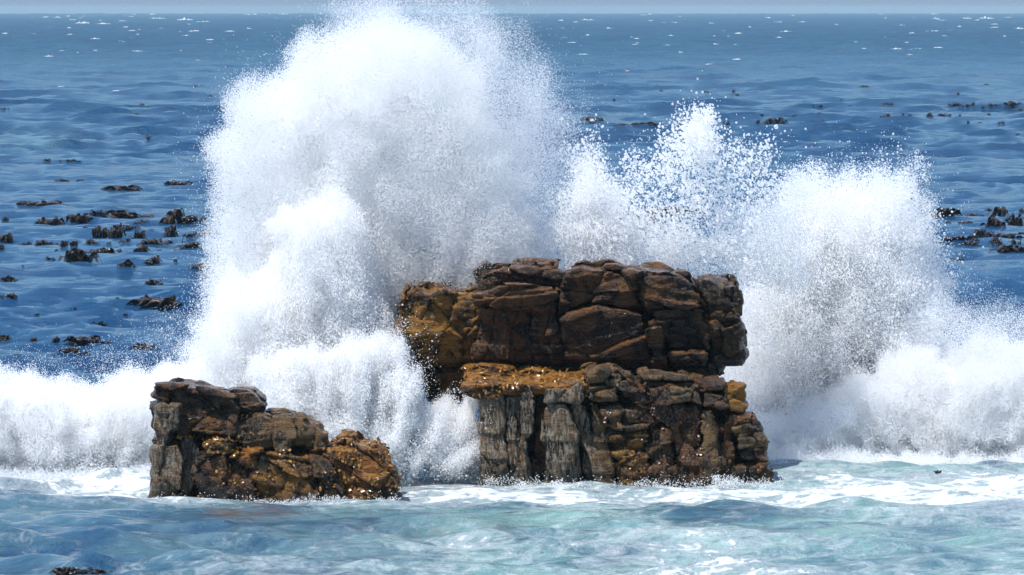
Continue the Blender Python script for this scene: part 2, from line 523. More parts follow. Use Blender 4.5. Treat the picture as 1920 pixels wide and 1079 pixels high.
def build_sea():
    pyr = np.concatenate([np.linspace(1500, 1110, 60), np.arange(1108, 450, -1.5), np.arange(449, 30, -0.95), np.linspace(29.5, 25.8, 14)])
    depr = (pyr - HOR)
    Yr = CAM_H * FPX / depr
    nc = 560
    u = np.linspace(-1, 1, nc)
    half = Yr * 0.125 + 6
    X = half[:, None] * u[None, :]
    Y = np.repeat(Yr[:, None], nc, 1)
    dyr = np.abs(np.gradient(Yr))
    sp = ((half * 2 / nc)[:, None] * np.ones_like(X), dyr[:, None] * np.ones_like(X))
    dx, dy, dz = sea_height(X, Y, sp)
    rr_ = np.arange(len(Yr))[:, None] * np.ones_like(X)
    dz += np.clip((Y - 220) / 900, 0, 1) * (0.34 + Y / 5000) * (perlin(X / (0.0035 * Y + 0.6), rr_ * 0.83, X * 0, 77) + 0.6 * perlin(X / (0.0012 * Y + 0.4), rr_ * 1.37, X * 0, 78))
    # foam density and aeration, where waves have just broken
    pxp = 960 + X * FPX / Y
    pyp = HOR + CAM_H * FPX / Y
    n = fbm(X / 6, Y / 9, X * 0, 3, 5)
    near = np.clip((pyp - 835) / 60, 0, 1)
    right = 1 / (1 + np.exp(-(pxp - 620) / 160))
    foam = near * (0.22 + 0.27 * right + 0.26 * n)
    foam += 0.16 * np.exp(-((pyp - 935) / 28) ** 2) * right
    foam += 0.12 * np.exp(-((pyp - 905) / 30) ** 2) * (pxp < 300)
    foam -= 0.18 * np.exp(-((pyp - 990) / 40) ** 2 - ((pxp - 1250) / 600) ** 2)
    foam -= 0.25 * np.exp(-((pyp - 985) / 30) ** 2 - ((pxp - 250) / 300) ** 2)
    foam += 0.10 * np.exp(-((pyp - 900) / 13) ** 2) * (1 / (1 + np.exp((pxp - 300) / 20)))
    foam += 0.30 * np.exp(-((pyp - 868) / 12) ** 2) * (1 / (1 + np.exp(-(pxp - 1480) / 20)))
    foam += 0.40 * np.exp(-((pyp - 893) / 8) ** 2 - ((pxp - 830) / 90) ** 2)
    foam += 0.04 * np.exp(-((pyp - 912) / 7) ** 2 - ((pxp - 1230) / 230) ** 2) + 0.30 * np.exp(-((pyp - 945) / 6) ** 2 - ((pxp - 500) / 220) ** 2)
    foam += 0.30 * np.exp(-((pyp - 862) / 10) ** 2) * (pxp > 1380) + 0.12 * near * n * 2
    far = np.clip((Y - 200) / 400, 0, 1) * np.clip((16000 - Y) / 8000, 0, 1)
    foam += 0.04 * far
    aer = near * (0.30 + 0.70 * right + 0.25 * n)
    aer += 0.5 * np.exp(-((pyp - 270) / 22) ** 2 - ((pxp - 60) / 90) ** 2) * 0.6
    reef = np.exp(-((pyp - 906) / 9) ** 2 - ((pxp - 830) / 110) ** 2) + 0.8 * np.exp(-((pyp - 968) / 9) ** 2 - ((pxp - 470) / 90) ** 2)
    reef += 0.35 * np.exp(-((pyp - 1003) / 8) ** 2 - ((pxp - 840) / 110) ** 2)
    V = np.stack([X + dx, Y + dy, dz], -1).reshape(-1, 3)
    r, cnum = X.shape
    I = np.arange(r * cnum).reshape(r, cnum)
    Q = np.stack([I[:-1, :-1], I[:-1, 1:], I[1:, 1:], I[1:, :-1]], -1).reshape(-1, 4)
    m = mesh_np('sea', V, Q, attrs={'reef': reef.ravel(), 'foam': foam.ravel(), 'aerated': np.clip(aer, 0, 1).ravel()})
    o = link('sea', m, sea_material(), kind='structure')
    return o


build_sea()

# seabed under the water sheet, so that the sea has a floor
sbm = mesh_np('seabed', np.array([[-1700, 40, -6], [1700, 40, -6], [1700, 12800, -6], [-1700, 12800, -6.]]),
              np.array([[0, 1, 2, 3]]), smooth=False)
NB = NT('seabed_sand')
_d = NB.n('ShaderNodeBsdfDiffuse'); _g = NB.n('ShaderNodeNewGeometry')
NB.l(NB.mix(NB.noise(_g.outputs[0], 0.2, 3), (0.12, 0.11, 0.08), (0.2, 0.18, 0.13)), _d.inputs[0])
NB.l(_d.outputs[0], NB.out.inputs[0])
link('seabed', sbm, NB.m, kind='structure')


def sea_z(x, y):
    """height of the built sea over the place (x, y)"""
    g0 = float(0.85 + 0.5 * perlin(np.array([x / 22]), np.array([y / 40]), np.array([0.0]), 91)[0])
    g0 *= 1 - 0.58 * math.exp(-((y - 305) / 135) ** 4)
    sx = (y * 0.125 + 6) * 2 / 560; sy = y * y / (CAM_H * FPX) * (0.95 if y > 270 else 1.5)
    cl = lambda v: 0.0 if v < 0 else (1.0 if v > 1 else v)
    lee = 0.75 * math.exp(-((x + 5.4) / 6.5) ** 2 - ((y - 124) / 6) ** 2) + 0.6 * math.exp(-((x - 2.7) / 6) ** 2 - ((y - 130) / 4) ** 2)
    ww = []
    for L, cx, cy, a, ph in WAVES:
        w = cl((L / sx - 2.5) / 3.0) * cl((L / sy - 0.35) / 1.5)
        if w <= 0: continue
        A = a * w * g0 * (1 - lee * min(1, L / 3))
        A *= (0.45 + 0.55 * cl((y - 140) / 60) + (2.0 if L < 14 else 0.2) * cl((y - 500) / 1500)) if L > 4 else (0.62 + 0.38 * cl((y - 140) / 60))
        ww.append((2 * math.pi / L, cx, cy, A, ph))
    X, Y = x, y
    for _ in range(3):
        dx = dy = dz = 0.0
        for k, cx, cy, A, ph in ww:
            arg = k * (cx * X + cy * Y) + ph
            s_ = math.sin(arg) * 0.8 * A
            dz += A * math.cos(arg); dx -= cx * s_; dy -= cy * s_
        X = x - dx; Y = y - dy
    return dz


# ------------------------------------------------------------------ haze
def build_haze():
    x, y0, y1, z0, z1 = 2600, -20, 13500, -8, 14.5
    V = np.array([[-x, y0, z0], [x, y0, z0], [x, y1, z0], [-x, y1, z0], [-x, y0, z1], [x, y0, z1], [x, y1, z1], [-x, y1, z1.__float__()]])
    Q = np.array([[0, 3, 2, 1], [4, 5, 6, 7], [0, 1, 5, 4], [1, 2, 6, 5], [2, 3, 7, 6], [3, 0, 4, 7]])
    N = NT('sea_haze')
    v = N.n('ShaderNodeVolumePrincipled')
    v.inputs['Color'].default_value = (0.58, 0.83, 0.95, 1)
    v.inputs['Density'].default_value = 0.00006
    v.inputs['Anisotropy'].default_value = 0.0
    N.l(v.outputs[0], N.out.inputs['Volume'])
    link('haze', mesh_np('haze', V.astype(float), Q, smooth=False), N.m, kind='stuff')


HAZE = True
if HAZE:
    build_haze()

# ------------------------------------------------------------------ rocks
ROCK_H = 0.034
OVER = 0.0                         # how far a face leans out, per metre of height


def rock_block(name, parent, pts, yf, depth, mat, rnd=0.09, tilt=0.0, facet=0.07, cell=(0.7, 0.6, 0.5), rot=0.0,
               ledge=0.05, rough=0.05, lean=0.0, h=ROCK_H, seed=None, warp=0.06, bulge=0.0, label=None, over=0.0):
    """a block of stone: outline pts (photograph pixels) at front distance yf, running back by depth"""
    if seed is None:
        seed = (abs(hash((round(pts[0][0]), round(pts[0][1]), len(pts)))) % 9973)
    rnd *= 0.3; rough *= 0.6; bulge *= 0.25
    cell = tuple(c_ * (1.9 if OVER else 1.75) for c_ in cell)
    pts = np.array(pts, float)
    W = P(pts[:, 0], pts[:, 1], yf)
    poly = [(a, c) for a, c in zip(W[:, 0], W[:, 2])]
    pad = 0.28
    x0, x1 = W[:, 0].min() - pad, W[:, 0].max() + pad
    z0, z1 = W[:, 2].min() - pad, W[:, 2].max() + pad + abs(tilt) * depth
    y0, y1 = yf - pad - 0.1, yf + depth + pad
    o = np.array([x0, y0, z0])
    n = [max(6, int(math.ceil((b - a) / h)) + 1) for a, b in ((x0, x1), (y0, y1), (z0, z1))]
    gx = x0 + np.arange(n[0]) * h; gy = y0 + np.arange(n[1]) * h; gz = z0 + np.arange(n[2]) * h
    X, Y, Z = np.meshgrid(gx, gy, gz, indexing='ij')
    # cheap first pass: base shape
    wx = warp * perlin(X * 1.1, Y * 1.1, Z * 1.1, seed)
    wz = warp * perlin(X * 1.1 + 9, Y * 1.1, Z * 1.1, seed + 1)
    sx = X + wx - lean * (Y - yf); sz = Z + wz - tilt * (Y - yf)
    d2 = poly_sdf(sx.ravel(), sz.ravel(), poly).reshape(X.shape)
    hd = depth / 2
    over = over or OVER
    zt = W[:, 2].max()
    yy = Y - (yf + hd) - over * np.clip(zt - Z - 0.15, 0, 3)
    if OVER:                                    # deep undercut along the foot of the boulder
        yy = yy - 0.65 * np.clip((UNDER + 0.32 - Z) / 0.32, 0, 1)
    if bulge:
        yy = yy - bulge * np.clip(1 + d2 / 0.5, 0, 1) ** 2 * (yy < 0)
    dy = np.abs(yy) - hd
    a = d2 + rnd; b = dy + rnd
    D = np.sqrt(np.maximum(a, 0) ** 2 + np.maximum(b, 0) ** 2) + np.minimum(np.maximum(a, b), 0) - rnd
    band = np.abs(D) < 0.26
    x = X[band]; y = Y[band]; z = Z[band]
    cr, sr = math.cos(rot), math.sin(rot)
    u = x * cr + z * sr; w = -x * sr + z * cr
    ju = 0.10 * perlin(x * 2.3, y * 2.3, z * 2.3, seed + 5)
    f1, f2, cid, tl1 = voronoi((u + ju) / cell[0], y / cell[1], (w + ju) / cell[2], seed + 11)
    g1, g2, gid, tl2 = voronoi((u + ju) / cell[0] * 2.1, y / cell[1] * 2.1, (w - ju) / cell[2] * 2.1, seed + 31)
    add = 0.014 + facet * (cid - 0.5) * 1.5 + facet * 2.5 * tl1 + facet * 0.18 * (gid - 0.5) * 2 + facet * 0.5 * tl2
    add += 0.14 * np.exp(-((f2 - f1) / 0.032) ** 2) * (facet / 0.07)
    add += 0.018 * np.exp(-((g2 - g1) / 0.08) ** 2) * (facet / 0.07)
    # bedding: hard and soft layers
    lay = w * 5.2 + 0.8 * perlin(u * 0.8, y * 0.8, w * 0.8, seed + 7)
    li = np.floor(lay).astype(np.int64); lf = lay - li
    hl = hash01(li, li * 0, li * 0, seed + 8); hn = hash01(li + 1, li * 0, li * 0, seed + 8)
    sm = np.clip((lf - 0.88) / 0.12, 0, 1); sm = sm * sm * (3 - 2 * sm)
    add += ledge * ((hl * (1 - sm) + hn * sm) - 0.5) * 2
    add += rough * fbm(x * 2.2, y * 2.2, z * 3.0, 4, seed + 3, 0.5) * 1.1
    rg = perlin(x * 3.1, y * 3.1, z * 4.0, seed + 51)
    add -= 0.045 * (0.5 - np.abs(rg)) * 1.6 * np.clip(perlin(x, y, z, seed + 52) * 2 + .5, 0, 1)
    add = np.clip(add, -0.16, 0.24)
    Dn = D.copy()
    Dn[band] = D[band] + add
    V, Q = surface_nets(Dn, o, h)
    lab = np.arange(len(V))                     # keep the one connected body
    for _ in range(60):
        LQ = lab[Q]
        m_ = LQ.min(1)
        new = lab.copy()
        for c_ in range(4):
            np.minimum.at(new, LQ[:, c_], m_)      # hook the roots together
            np.minimum.at(new, Q[:, c_], m_)
        new = new[new]; new = new[new]
        if (new == lab).all():
            break
        lab = new
    Q = Q[lab[Q[:, 0]] == np.bincount(lab[Q[:, 0]]).argmax()]
    Q = Q[V[Q[:, 0], 2] > -0.5]                 # nothing below the waterline
    us = np.unique(Q); mp_ = np.zeros(len(V), int); mp_[us] = np.arange(len(us)); V = V[us]; Q = mp_[Q]
    me = mesh_np(name, V, Q)
    ob = link(name, me, M_ROCK[mat], parent)
    if label:
        ob['label'] = label
    return ob


def rock_thing(name, loc, label, cat):
    e = bpy.data.objects.new(name, None)
    COL.objects.link(e)
    e.empty_display_size = 0.5
    e.location = (0, 0, 0)
    e['label'] = label; e['category'] = cat
    return e


#ROCKS_BEGIN
OVER = 0.30
UNDER = float(P(960, 700, 134.0)[2])
upper = rock_thing('sea_boulder', None, 'huge flat topped brown boulder perched on the lower rock stack, spray bursting behind it', 'boulder')
B = rock_block
# recessed heart of the boulder
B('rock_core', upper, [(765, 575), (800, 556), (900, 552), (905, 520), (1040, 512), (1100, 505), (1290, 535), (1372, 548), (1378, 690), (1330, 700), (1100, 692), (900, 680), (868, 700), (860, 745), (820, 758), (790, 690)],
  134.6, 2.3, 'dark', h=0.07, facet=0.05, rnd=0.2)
B('rock_mass', upper, [(743, 600), (752, 572), (764, 553), (795, 543), (880, 546), (906, 556), (898, 600), (893, 650), (884, 700), (872, 712), (868, 752), (830, 778), (802, 762), (786, 700), (772, 650), (748, 625)],
  134.0, 2.4, 'olive', rnd=0.16, facet=0.08, cell=(0.26, 0.4, 0.33), bulge=0.1, label='ochre and olive left end of the boulder')
B('rock_pillar', upper, [(893, 575), (950, 566), (952, 620), (965, 680), (925, 690), (884, 700), (888, 640)],
  133.85, 1.6, 'brown', rnd=0.2, facet=0.06, cell=(0.35, 0.6, 1.1), bulge=0.1)
B('rock_pillar', upper, [(945, 566), (990, 563), (1002, 620), (1010, 690), (960, 688), (946, 640)],
  133.9, 1.6, 'brown', rnd=0.22, facet=0.05, cell=(0.4, 0.6, 1.2), bulge=0.1)
B('rock_pillar', upper, [(988, 562), (1038, 560), (1045, 600), (1056, 660), (1060, 698), (1005, 695), (998, 630)],
  133.8, 1.6, 'brown', rnd=0.2, facet=0.06, cell=(0.4, 0.6, 0.8), ledge=0.08, bulge=0.1)
B('rock_slab', upper, [(884, 552), (930, 540), (985, 534), (1035, 540), (1045, 556), (1040, 574), (960, 578), (892, 582)],
  133.65, 2.2, 'brown', rnd=0.1, facet=0.06, cell=(0.9, 0.7, 0.25), rot=0.1, ledge=0.07)
B('rock_slab', upper, [(890, 537), (893, 517), (908, 505), (985, 502), (1046, 505), (1060, 518), (1052, 540), (955, 545)],
  134.5, 1.8, 'brown', rnd=0.12, facet=0.08, cell=(0.6, 0.6, 0.3))
B('loose_stone', upper, [(925, 505), (932, 497), (955, 496), (975, 494), (984, 502), (980, 508)], 134.9, 0.9, 'brown', rnd=0.05, facet=0.02, warp=0.03, ledge=0.03)
B('loose_stone', upper, [(985, 505), (996, 492), (1025, 488), (1043, 489), (1044, 507)], 134.7, 0.9, 'brown', rnd=0.06, facet=0.02, warp=0.03, ledge=0.05)
B('rock_mass', upper, [(1050, 545), (1062, 515), (1088, 501), (1140, 498), (1168, 510), (1192, 540), (1200, 574), (1120, 570), (1062, 590), (1046, 600)],
  133.75, 2.2, 'brown', rnd=0.16, facet=0.09, cell=(0.7, 0.6, 0.35), rot=0.25, bulge=0.12)
B('loose_stone', upper, [(1128, 502), (1135, 494), (1160, 495), (1176, 503), (1174, 509), (1140, 508)], 134.2, 0.9, 'brown', rnd=0.04, facet=0.02, warp=0.03)
B('rock_mass', upper, [(1050, 602), (1064, 592), (1120, 575), (1175, 580), (1208, 588), (1214, 640), (1222, 694), (1180, 702), (1080, 700), (1058, 690)],
  133.7, 2.4, 'brown', rnd=0.22, facet=0.045, cell=(1.1, 0.8, 0.6), rot=0.3, ledge=0.04, bulge=0.15, label='broad smooth face with fine slanting lines')
B('rock_block', upper, [(1172, 512), (1250, 514), (1288, 524), (1300, 540), (1316, 560), (1303, 573), (1215, 579), (1198, 545)],
  133.6, 2.4, 'brown', rnd=0.14, facet=0.08, cell=(0.8, 0.7, 0.5), rot=-0.2)
B('rock_block', upper, [(1228, 586), (1296, 578), (1318, 584), (1327, 610), (1324, 652), (1262, 652), (1238, 625)],
  133.85, 2.0, 'dark', rnd=0.14, facet=0.05, cell=(0.8, 0.7, 0.4))
B('rock_block', upper, [(1256, 657), (1322, 657), (1320, 684), (1262, 684)], 133.9, 2.0, 'dark', rnd=0.08, facet=0.04)
B('rock_rib', upper, [(1211, 602), (1228, 598), (1244, 632), (1249, 692), (1226, 697), (1218, 640)], 133.55, 1.4, 'brown', rnd=0.12, facet=0.05, bulge=0.06)
B('rock_block', upper, [(1293, 521), (1346, 529), (1383, 535), (1387, 562), (1386, 600), (1340, 605), (1325, 598), (1319, 560), (1303, 540)],
  134.0, 2.2, 'dark', rnd=0.14, facet=0.08, cell=(0.4, 0.6, 0.7))
B('loose_stone', upper, [(1258, 515), (1275, 509), (1292, 511), (1300, 522), (1270, 522)], 134.4, 0.9, 'dark', rnd=0.05, facet=0.02, warp=0.03)
B('rock_block', upper, [(1328, 606), (1386, 602), (1393, 630), (1398, 672), (1390, 688), (1368, 694), (1362, 708), (1325, 711), (1322, 690), (1330, 650)],
  134.1, 2.2, 'dark', rnd=0.12, facet=0.09, cell=(0.5, 0.6, 0.5))
B('rock_slab', upper, [(900, 690), (1060, 694), (1200, 700), (1330, 690), (1345, 708), (1300, 712), (1100, 706), (900, 702)], 134.2, 2.2, 'dark', rnd=0.05, facet=0.04)

OVER = 0.0
lower = rock_thing('rock_stack', None, 'lower rock of upright columns and stacked blocks standing in the water under the huge boulder', 'rock')
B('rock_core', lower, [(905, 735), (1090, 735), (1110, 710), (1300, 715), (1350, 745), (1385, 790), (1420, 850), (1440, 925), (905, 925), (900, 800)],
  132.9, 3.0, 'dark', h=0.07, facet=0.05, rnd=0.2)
B('rock_shelf', lower, [(868, 716), (895, 714), (925, 716), (960, 722), (1000, 722), (1040, 728), (1098, 722), (1102, 740), (1040, 746), (960, 742), (905, 746), (880, 742)],
  131.9, 2.6, 'orange', rnd=0.07, tilt=0.10, facet=0.05, cell=(0.6, 0.5, 0.2), label='ochre algae covered sloping shelf')
for i_, (pp, yf, mt, kw) in enumerate([
    ([(903, 745), (912, 722), (932, 717), (938, 745), (940, 800), (948, 895), (948, 925), (910, 925), (903, 860), (898, 800)], 132.0, 'grey', {}),
    ([(938, 740), (950, 740), (962, 800), (972, 925), (945, 925), (940, 850)], 132.35, 'brown', {}),
    ([(950, 728), (975, 724), (982, 775), (972, 800), (975, 850), (985, 925), (962, 925), (954, 830)], 132.05, 'grey', {}),
    ([(976, 724), (1000, 724), (1003, 770), (1002, 815), (988, 830), (1000, 925), (982, 925), (974, 830), (982, 770)], 131.85, 'grey', {}),
    ([(1000, 728), (1022, 732), (1028, 800), (1032, 925), (1002, 925), (996, 840), (1006, 800)], 132.3, 'brown', {}),
    ([(1026, 757), (1062, 757), (1072, 790), (1086, 830), (1090, 925), (1030, 925), (1023, 850), (1022, 790)], 131.75, 'grey', {}),
    ([(1074, 758), (1092, 762), (1103, 795), (1100, 815), (1118, 835), (1136, 925), (1092, 925), (1086, 840), (1080, 800)], 132.0, 'grey', {}),
    ([(1100, 757), (1122, 757), (1146, 815), (1160, 925), (1138, 925), (1122, 850)], 131.95, 'tan', {}),
    ]):
    B('rock_column', lower, pp, yf, 1.5, mt, rnd=0.11, facet=0.05, cell=(0.4, 0.5, 1.3), ledge=0.03, rough=0.07, bulge=0.1, warp=0.1)
B('rock_block', lower, [(1026, 733), (1090, 722), (1094, 742), (1084, 754), (1026, 755)], 131.65, 1.6, 'grey', rnd=0.08, facet=0.05, label='grey crusted cap block with an ochre right corner')
for pp, yf, mt, dp in [
    ([(1098, 706), (1108, 692), (1135, 690), (1142, 700), (1135, 716), (1118, 722), (1100, 724)], 131.6, 'tan', 1.8),
    ([(1130, 692), (1160, 694), (1184, 704), (1182, 716), (1140, 712)], 131.7, 'tan', 1.8),
    ([(1138, 714), (1162, 712), (1160, 726), (1140, 726)], 131.7, 'tan', 1.2),
    ([(1104, 726), (1158, 724), (1160, 754), (1106, 752)], 131.55, 'tan', 1.6),
    ([(1162, 714), (1182, 716), (1212, 730), (1214, 757), (1163, 755)], 131.65, 'brown', 1.6),
    ([(1216, 729), (1256, 728), (1258, 756), (1217, 757)], 131.55, 'brown', 1.6),
    ([(1259, 729), (1306, 729), (1312, 738), (1320, 762), (1260, 757)], 131.6, 'tan', 1.6),
    ([(1204, 704), (1240, 702), (1288, 706), (1298, 714), (1250, 714), (1206, 712)], 131.75, 'tan', 1.8),
    ([(1180, 710), (1206, 713), (1290, 715), (1300, 722), (1296, 728), (1214, 727)], 131.85, 'dark', 1.8),
    ([(1300, 712), (1352, 714), (1358, 722), (1354, 733), (1312, 730)], 131.9, 'brown', 1.6),
    ([(1316, 735), (1358, 738), (1363, 752), (1365, 766), (1350, 772), (1322, 762)], 131.8, 'dark', 1.6),
    ([(1358, 728), (1374, 721), (1388, 724), (1399, 742), (1400, 762), (1394, 776), (1372, 768), (1362, 750)], 131.9, 'olive', 1.3),
    ([(1364, 772), (1394, 778), (1380, 800), (1366, 800)], 131.9, 'brown', 1.4),
    ([(1378, 778), (1418, 777), (1422, 790), (1425, 799), (1384, 802)], 131.8, 'brown', 1.3),
    ([(1376, 803), (1424, 800), (1432, 812), (1400, 822), (1378, 820)], 131.75, 'tan', 1.3),
    ([(1384, 823), (1430, 815), (1442, 832), (1440, 842), (1384, 842)], 131.7, 'tan', 1.3),
    ([(1384, 844), (1438, 843), (1434, 866), (1386, 868)], 131.8, 'brown', 1.3),
    ([(1360, 775), (1376, 790), (1382, 860), (1384, 925), (1352, 925), (1356, 840)], 132.0, 'brown', 1.3),
    ([(1384, 869), (1430, 868), (1434, 925), (1386, 925)], 131.9, 'dark', 1.3),
    ([(1422, 872), (1440, 874), (1454, 884), (1446, 925), (1424, 925)], 131.8, 'orange', 0.9),
    ]:
    B('rock_block', lower, pp, yf, dp, mt, rnd=0.07, facet=0.05, cell=(0.4, 0.4, 0.25), ledge=0.035, warp=0.05, bulge=0.04)
for pp, yf, mt, cl in [
    ([(1122, 758), (1164, 758), (1168, 800), (1160, 812), (1140, 812)], 131.75, 'tan', (0.3, 0.4, 0.3)),
    ([(1166, 759), (1182, 759), (1206, 776), (1212, 800), (1180, 806), (1166, 802)], 131.65, 'tan', (0.5, 0.4, 0.4)),
    ([(1184, 760), (1258, 760), (1262, 800), (1216, 800), (1206, 778)], 131.85, 'brown', (0.3, 0.3, 0.3)),
    ([(1146, 815), (1176, 808), (1214, 806), (1218, 850), (1220, 925), (1162, 925), (1152, 860)], 131.7, 'olive', (0.5, 0.5, 0.2)),
    ([(1216, 802), (1262, 802), (1268, 860), (1272, 925), (1222, 925), (1220, 850)], 131.7, 'brown', (0.22, 0.3, 0.25)),
    ([(1262, 760), (1300, 763), (1316, 772), (1318, 830), (1322, 925), (1272, 925), (1266, 850)], 131.8, 'brown', (0.25, 0.3, 0.5)),
    ([(1316, 766), (1334, 772), (1352, 808), (1354, 850), (1350, 925), (1324, 925), (1322, 840)], 131.7, 'tan', (0.3, 0.3, 0.5)),
    ]:
    B('rock_mass', lower, pp, yf, 1.5, mt, rnd=0.10, facet=0.07, cell=cl, ledge=0.05, rough=0.07, bulge=0.08)

left = rock_thing('stepped_rock', None, 'smaller stepped brown rock at the left front with an amber weed covered right end', 'rock')
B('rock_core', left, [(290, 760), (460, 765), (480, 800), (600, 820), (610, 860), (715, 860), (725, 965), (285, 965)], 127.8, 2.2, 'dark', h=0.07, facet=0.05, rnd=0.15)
B('rock_mass', left, [(284, 745), (298, 730), (320, 726), (345, 727), (380, 734), (420, 742), (455, 762), (463, 790), (432, 808), (380, 812), (338, 814), (322, 780), (318, 762), (300, 758)],
  126.9, 2.2, 'brown', rnd=0.12, facet=0.07, cell=(0.5, 0.6, 0.3), rot=-0.15, ledge=0.06, bulge=0.06)
B('rock_slab', left, [(286, 768), (300, 757), (321, 762), (323, 800), (308, 838), (294, 836), (285, 800)], 126.8, 1.3, 'grey', rnd=0.08, facet=0.035, ledge=0.02, warp=0.12, rough=0.1, cell=(0.3, 0.5, 0.7), label='pale grey crusted slab')
B('rock_slab', left, [(320, 757), (340, 757), (342, 800), (334, 822), (322, 805)], 126.75, 1.3, 'grey', rnd=0.08, facet=0.035, ledge=0.02, warp=0.12, rough=0.1, cell=(0.3, 0.5, 0.7))
B('rock_slab', left, [(424, 741), (470, 737), (486, 752), (492, 768), (465, 771), (430, 760)], 127.4, 1.5, 'dark', rnd=0.05, facet=0.03, cell=(0.6, 0.5, 0.18))
B('loose_stone', left, [(425, 736), (432, 728), (460, 727), (476, 731), (484, 742), (466, 743), (440, 739)], 127.5, 1.0, 'dark', rnd=0.05, facet=0.02, warp=0.03, ledge=0.03)
B('rock_mass', left, [(442, 800), (462, 785), (486, 776), (530, 776), (572, 781), (592, 796), (606, 818), (608, 850), (570, 848), (505, 845), (440, 836)],
  127.1, 2.0, 'tan', rnd=0.14, facet=0.08, cell=(0.35, 0.4, 0.5), bulge=0.08)
B('rock_slab', left, [(281, 846), (300, 838), (332, 834), (344, 868), (335, 905), (325, 965), (290, 965), (279, 935), (276, 900)], 126.8, 1.6, 'grey', rnd=0.09, facet=0.04, ledge=0.02, warp=0.12, rough=0.1, cell=(0.3, 0.5, 0.7))
B('rock_column', left, [(337, 822), (360, 819), (370, 858), (362, 905), (356, 965), (330, 965), (342, 890)], 127.1, 1.3, 'grey', rnd=0.08, facet=0.04, cell=(0.3, 0.4, 1.0))
B('rock_block', left, [(384, 832), (398, 821), (428, 828), (446, 856), (410, 850), (386, 850)], 126.75, 1.4, 'olive', rnd=0.07, facet=0.05, cell=(0.25, 0.3, 0.2), label='knob with a bright yellow patch')
B('rock_mass', left, [(368, 850), (410, 848), (446, 858), (472, 884), (484, 965), (372, 965), (366, 905)], 126.8, 1.8, 'brown', rnd=0.1, facet=0.06, cell=(0.4, 0.4, 0.35), rot=-0.4, ledge=0.05, bulge=0.06)
B('rock_block', left, [(446, 848), (484, 844), (486, 870), (476, 884), (452, 866)], 126.8, 1.4, 'orange', rnd=0.06, facet=0.05, cell=(0.3, 0.3, 0.2))
B('rock_mass', left, [(486, 850), (545, 855), (575, 850), (590, 852), (600, 895), (595, 965), (484, 965), (476, 890)], 126.9, 1.8, 'olive', rnd=0.1, facet=0.06, cell=(0.5, 0.4, 0.22), rot=-0.35, ledge=0.06, bulge=0.05)
B('rock_mass', left, [(575, 852), (612, 850), (622, 872), (634, 905), (640, 965), (595, 965), (600, 895)], 126.8, 1.8, 'brown', rnd=0.1, facet=0.06, cell=(0.3, 0.3, 0.3), bulge=0.05)
B('rock_mass', left, [(606, 840), (640, 831), (704, 833), (717, 848), (730, 884), (738, 920), (738, 965), (640, 965), (632, 905), (620, 872)],
  126.9, 2.0, 'orange', rnd=0.12, facet=0.08, cell=(0.35, 0.35, 0.3), rough=0.09, bulge=0.0, label='amber weed covered right end')
B('loose_stone', left, [(596, 814), (610, 810), (616, 828), (606, 838), (598, 832)], 127.3, 0.8, 'orange', rnd=0.04, facet=0.02, warp=0.02)
M_WEED = {}
for nm_, c1, c2 in (('amber_seaweed', (0.10, 0.045, 0.010), (0.30, 0.14, 0.02)), ('dark_seaweed', (0.03, 0.015, 0.008), (0.10, 0.045, 0.015))):
    N = NT(nm_); g_ = N.n('ShaderNodeNewGeometry')
    b_ = N.n('ShaderNodeBsdfPrincipled'); b_.inputs['Roughness'].default_value = 0.24
    N.l(N.mix(N.ramp(N.noise(g_.outputs[0], 7.0, 3), 0.38, 0.62), c1, c2), b_.inputs['Base Color'])
    N.l(b_.outputs[0], N.out.inputs[0]); M_WEED[nm_] = N.m


def weed(block, n, mat, zmax=9.0, size=0.05, seed=1):
    r = np.random.default_rng(seed)
    me = block.data
    co = np.empty(len(me.vertices) * 3); me.vertices.foreach_get('co', co); co = co.reshape(-1, 3)
    nr = np.empty(len(me.vertices) * 3); me.vertices.foreach_get('normal', nr); nr = nr.reshape(-1, 3)
    pat = perlin(co[:, 0] * 1.7, co[:, 1] * 1.7, co[:, 2] * 1.7, seed + 300)
    ok = np.where(((nr[:, 1] < 0.1) | (nr[:, 2] > 0.4)) & (nr[:, 2] > -0.3) & (co[:, 2] < zmax) & (pat > -0.05))[0]
    if not len(ok): return
    i = r.choice(ok, n)
    p = co[i] + r.normal(0, 0.012, (n, 3)); nn = nr[i]
    down = np.array([0, 0, -1.0]) + r.normal(0, 0.6, (n, 3)); down /= np.linalg.norm(down, axis=1)[:, None]
    side = np.cross(down, nn); side /= np.linalg.norm(side, axis=1)[:, None] + 1e-6
    L = size * r.uniform(0.8, 2.2, (n, 1)); W_ = size * r.uniform(0.35, 0.8, (n, 1))
    a = p + nn * 0.005
    b1 = p + nn * 0.035 + down * L * 0.5
    c = p + nn * 0.02 + down * L
    V = np.stack([a - side * W_ * .3, a + side * W_ * .3, b1 + side * W_, b1 - side * W_, c + side * W_ * .4, c - side * W_ * .4], 1).reshape(-1, 3)
    k = np.arange(n)[:, None] * 6
    Q = np.concatenate([k + np.array([[0, 1, 2, 3]]), k + np.array([[3, 2, 4, 5]])])
    link('seaweed', mesh_np('seaweed', V, Q), M_WEED[mat], block, kind='stuff')


for ob_ in list(left.children):
    if ob_.get('label', '').startswith('amber'):
        weed(ob_, 1000, 'amber_seaweed', size=0.06, seed=2)
    elif ob_.name.startswith(('rock_mass', 'rock_block')) and ob_.dimensions.x > 0.8:
        weed(ob_, 200, 'amber_seaweed', 1.5, seed=len(ob_.name) + int(ob_.dimensions.x * 10))
for ob_ in list(lower.children):
    if ob_.name.startswith('rock_mass'):
        weed(ob_, 900, 'dark_seaweed', 2.0, 0.04, seed=int(ob_.dimensions.z * 100))
    elif ob_.name.startswith('rock_shelf'):
        weed(ob_, 1200, 'amber_seaweed', 9, 0.05, seed=5)
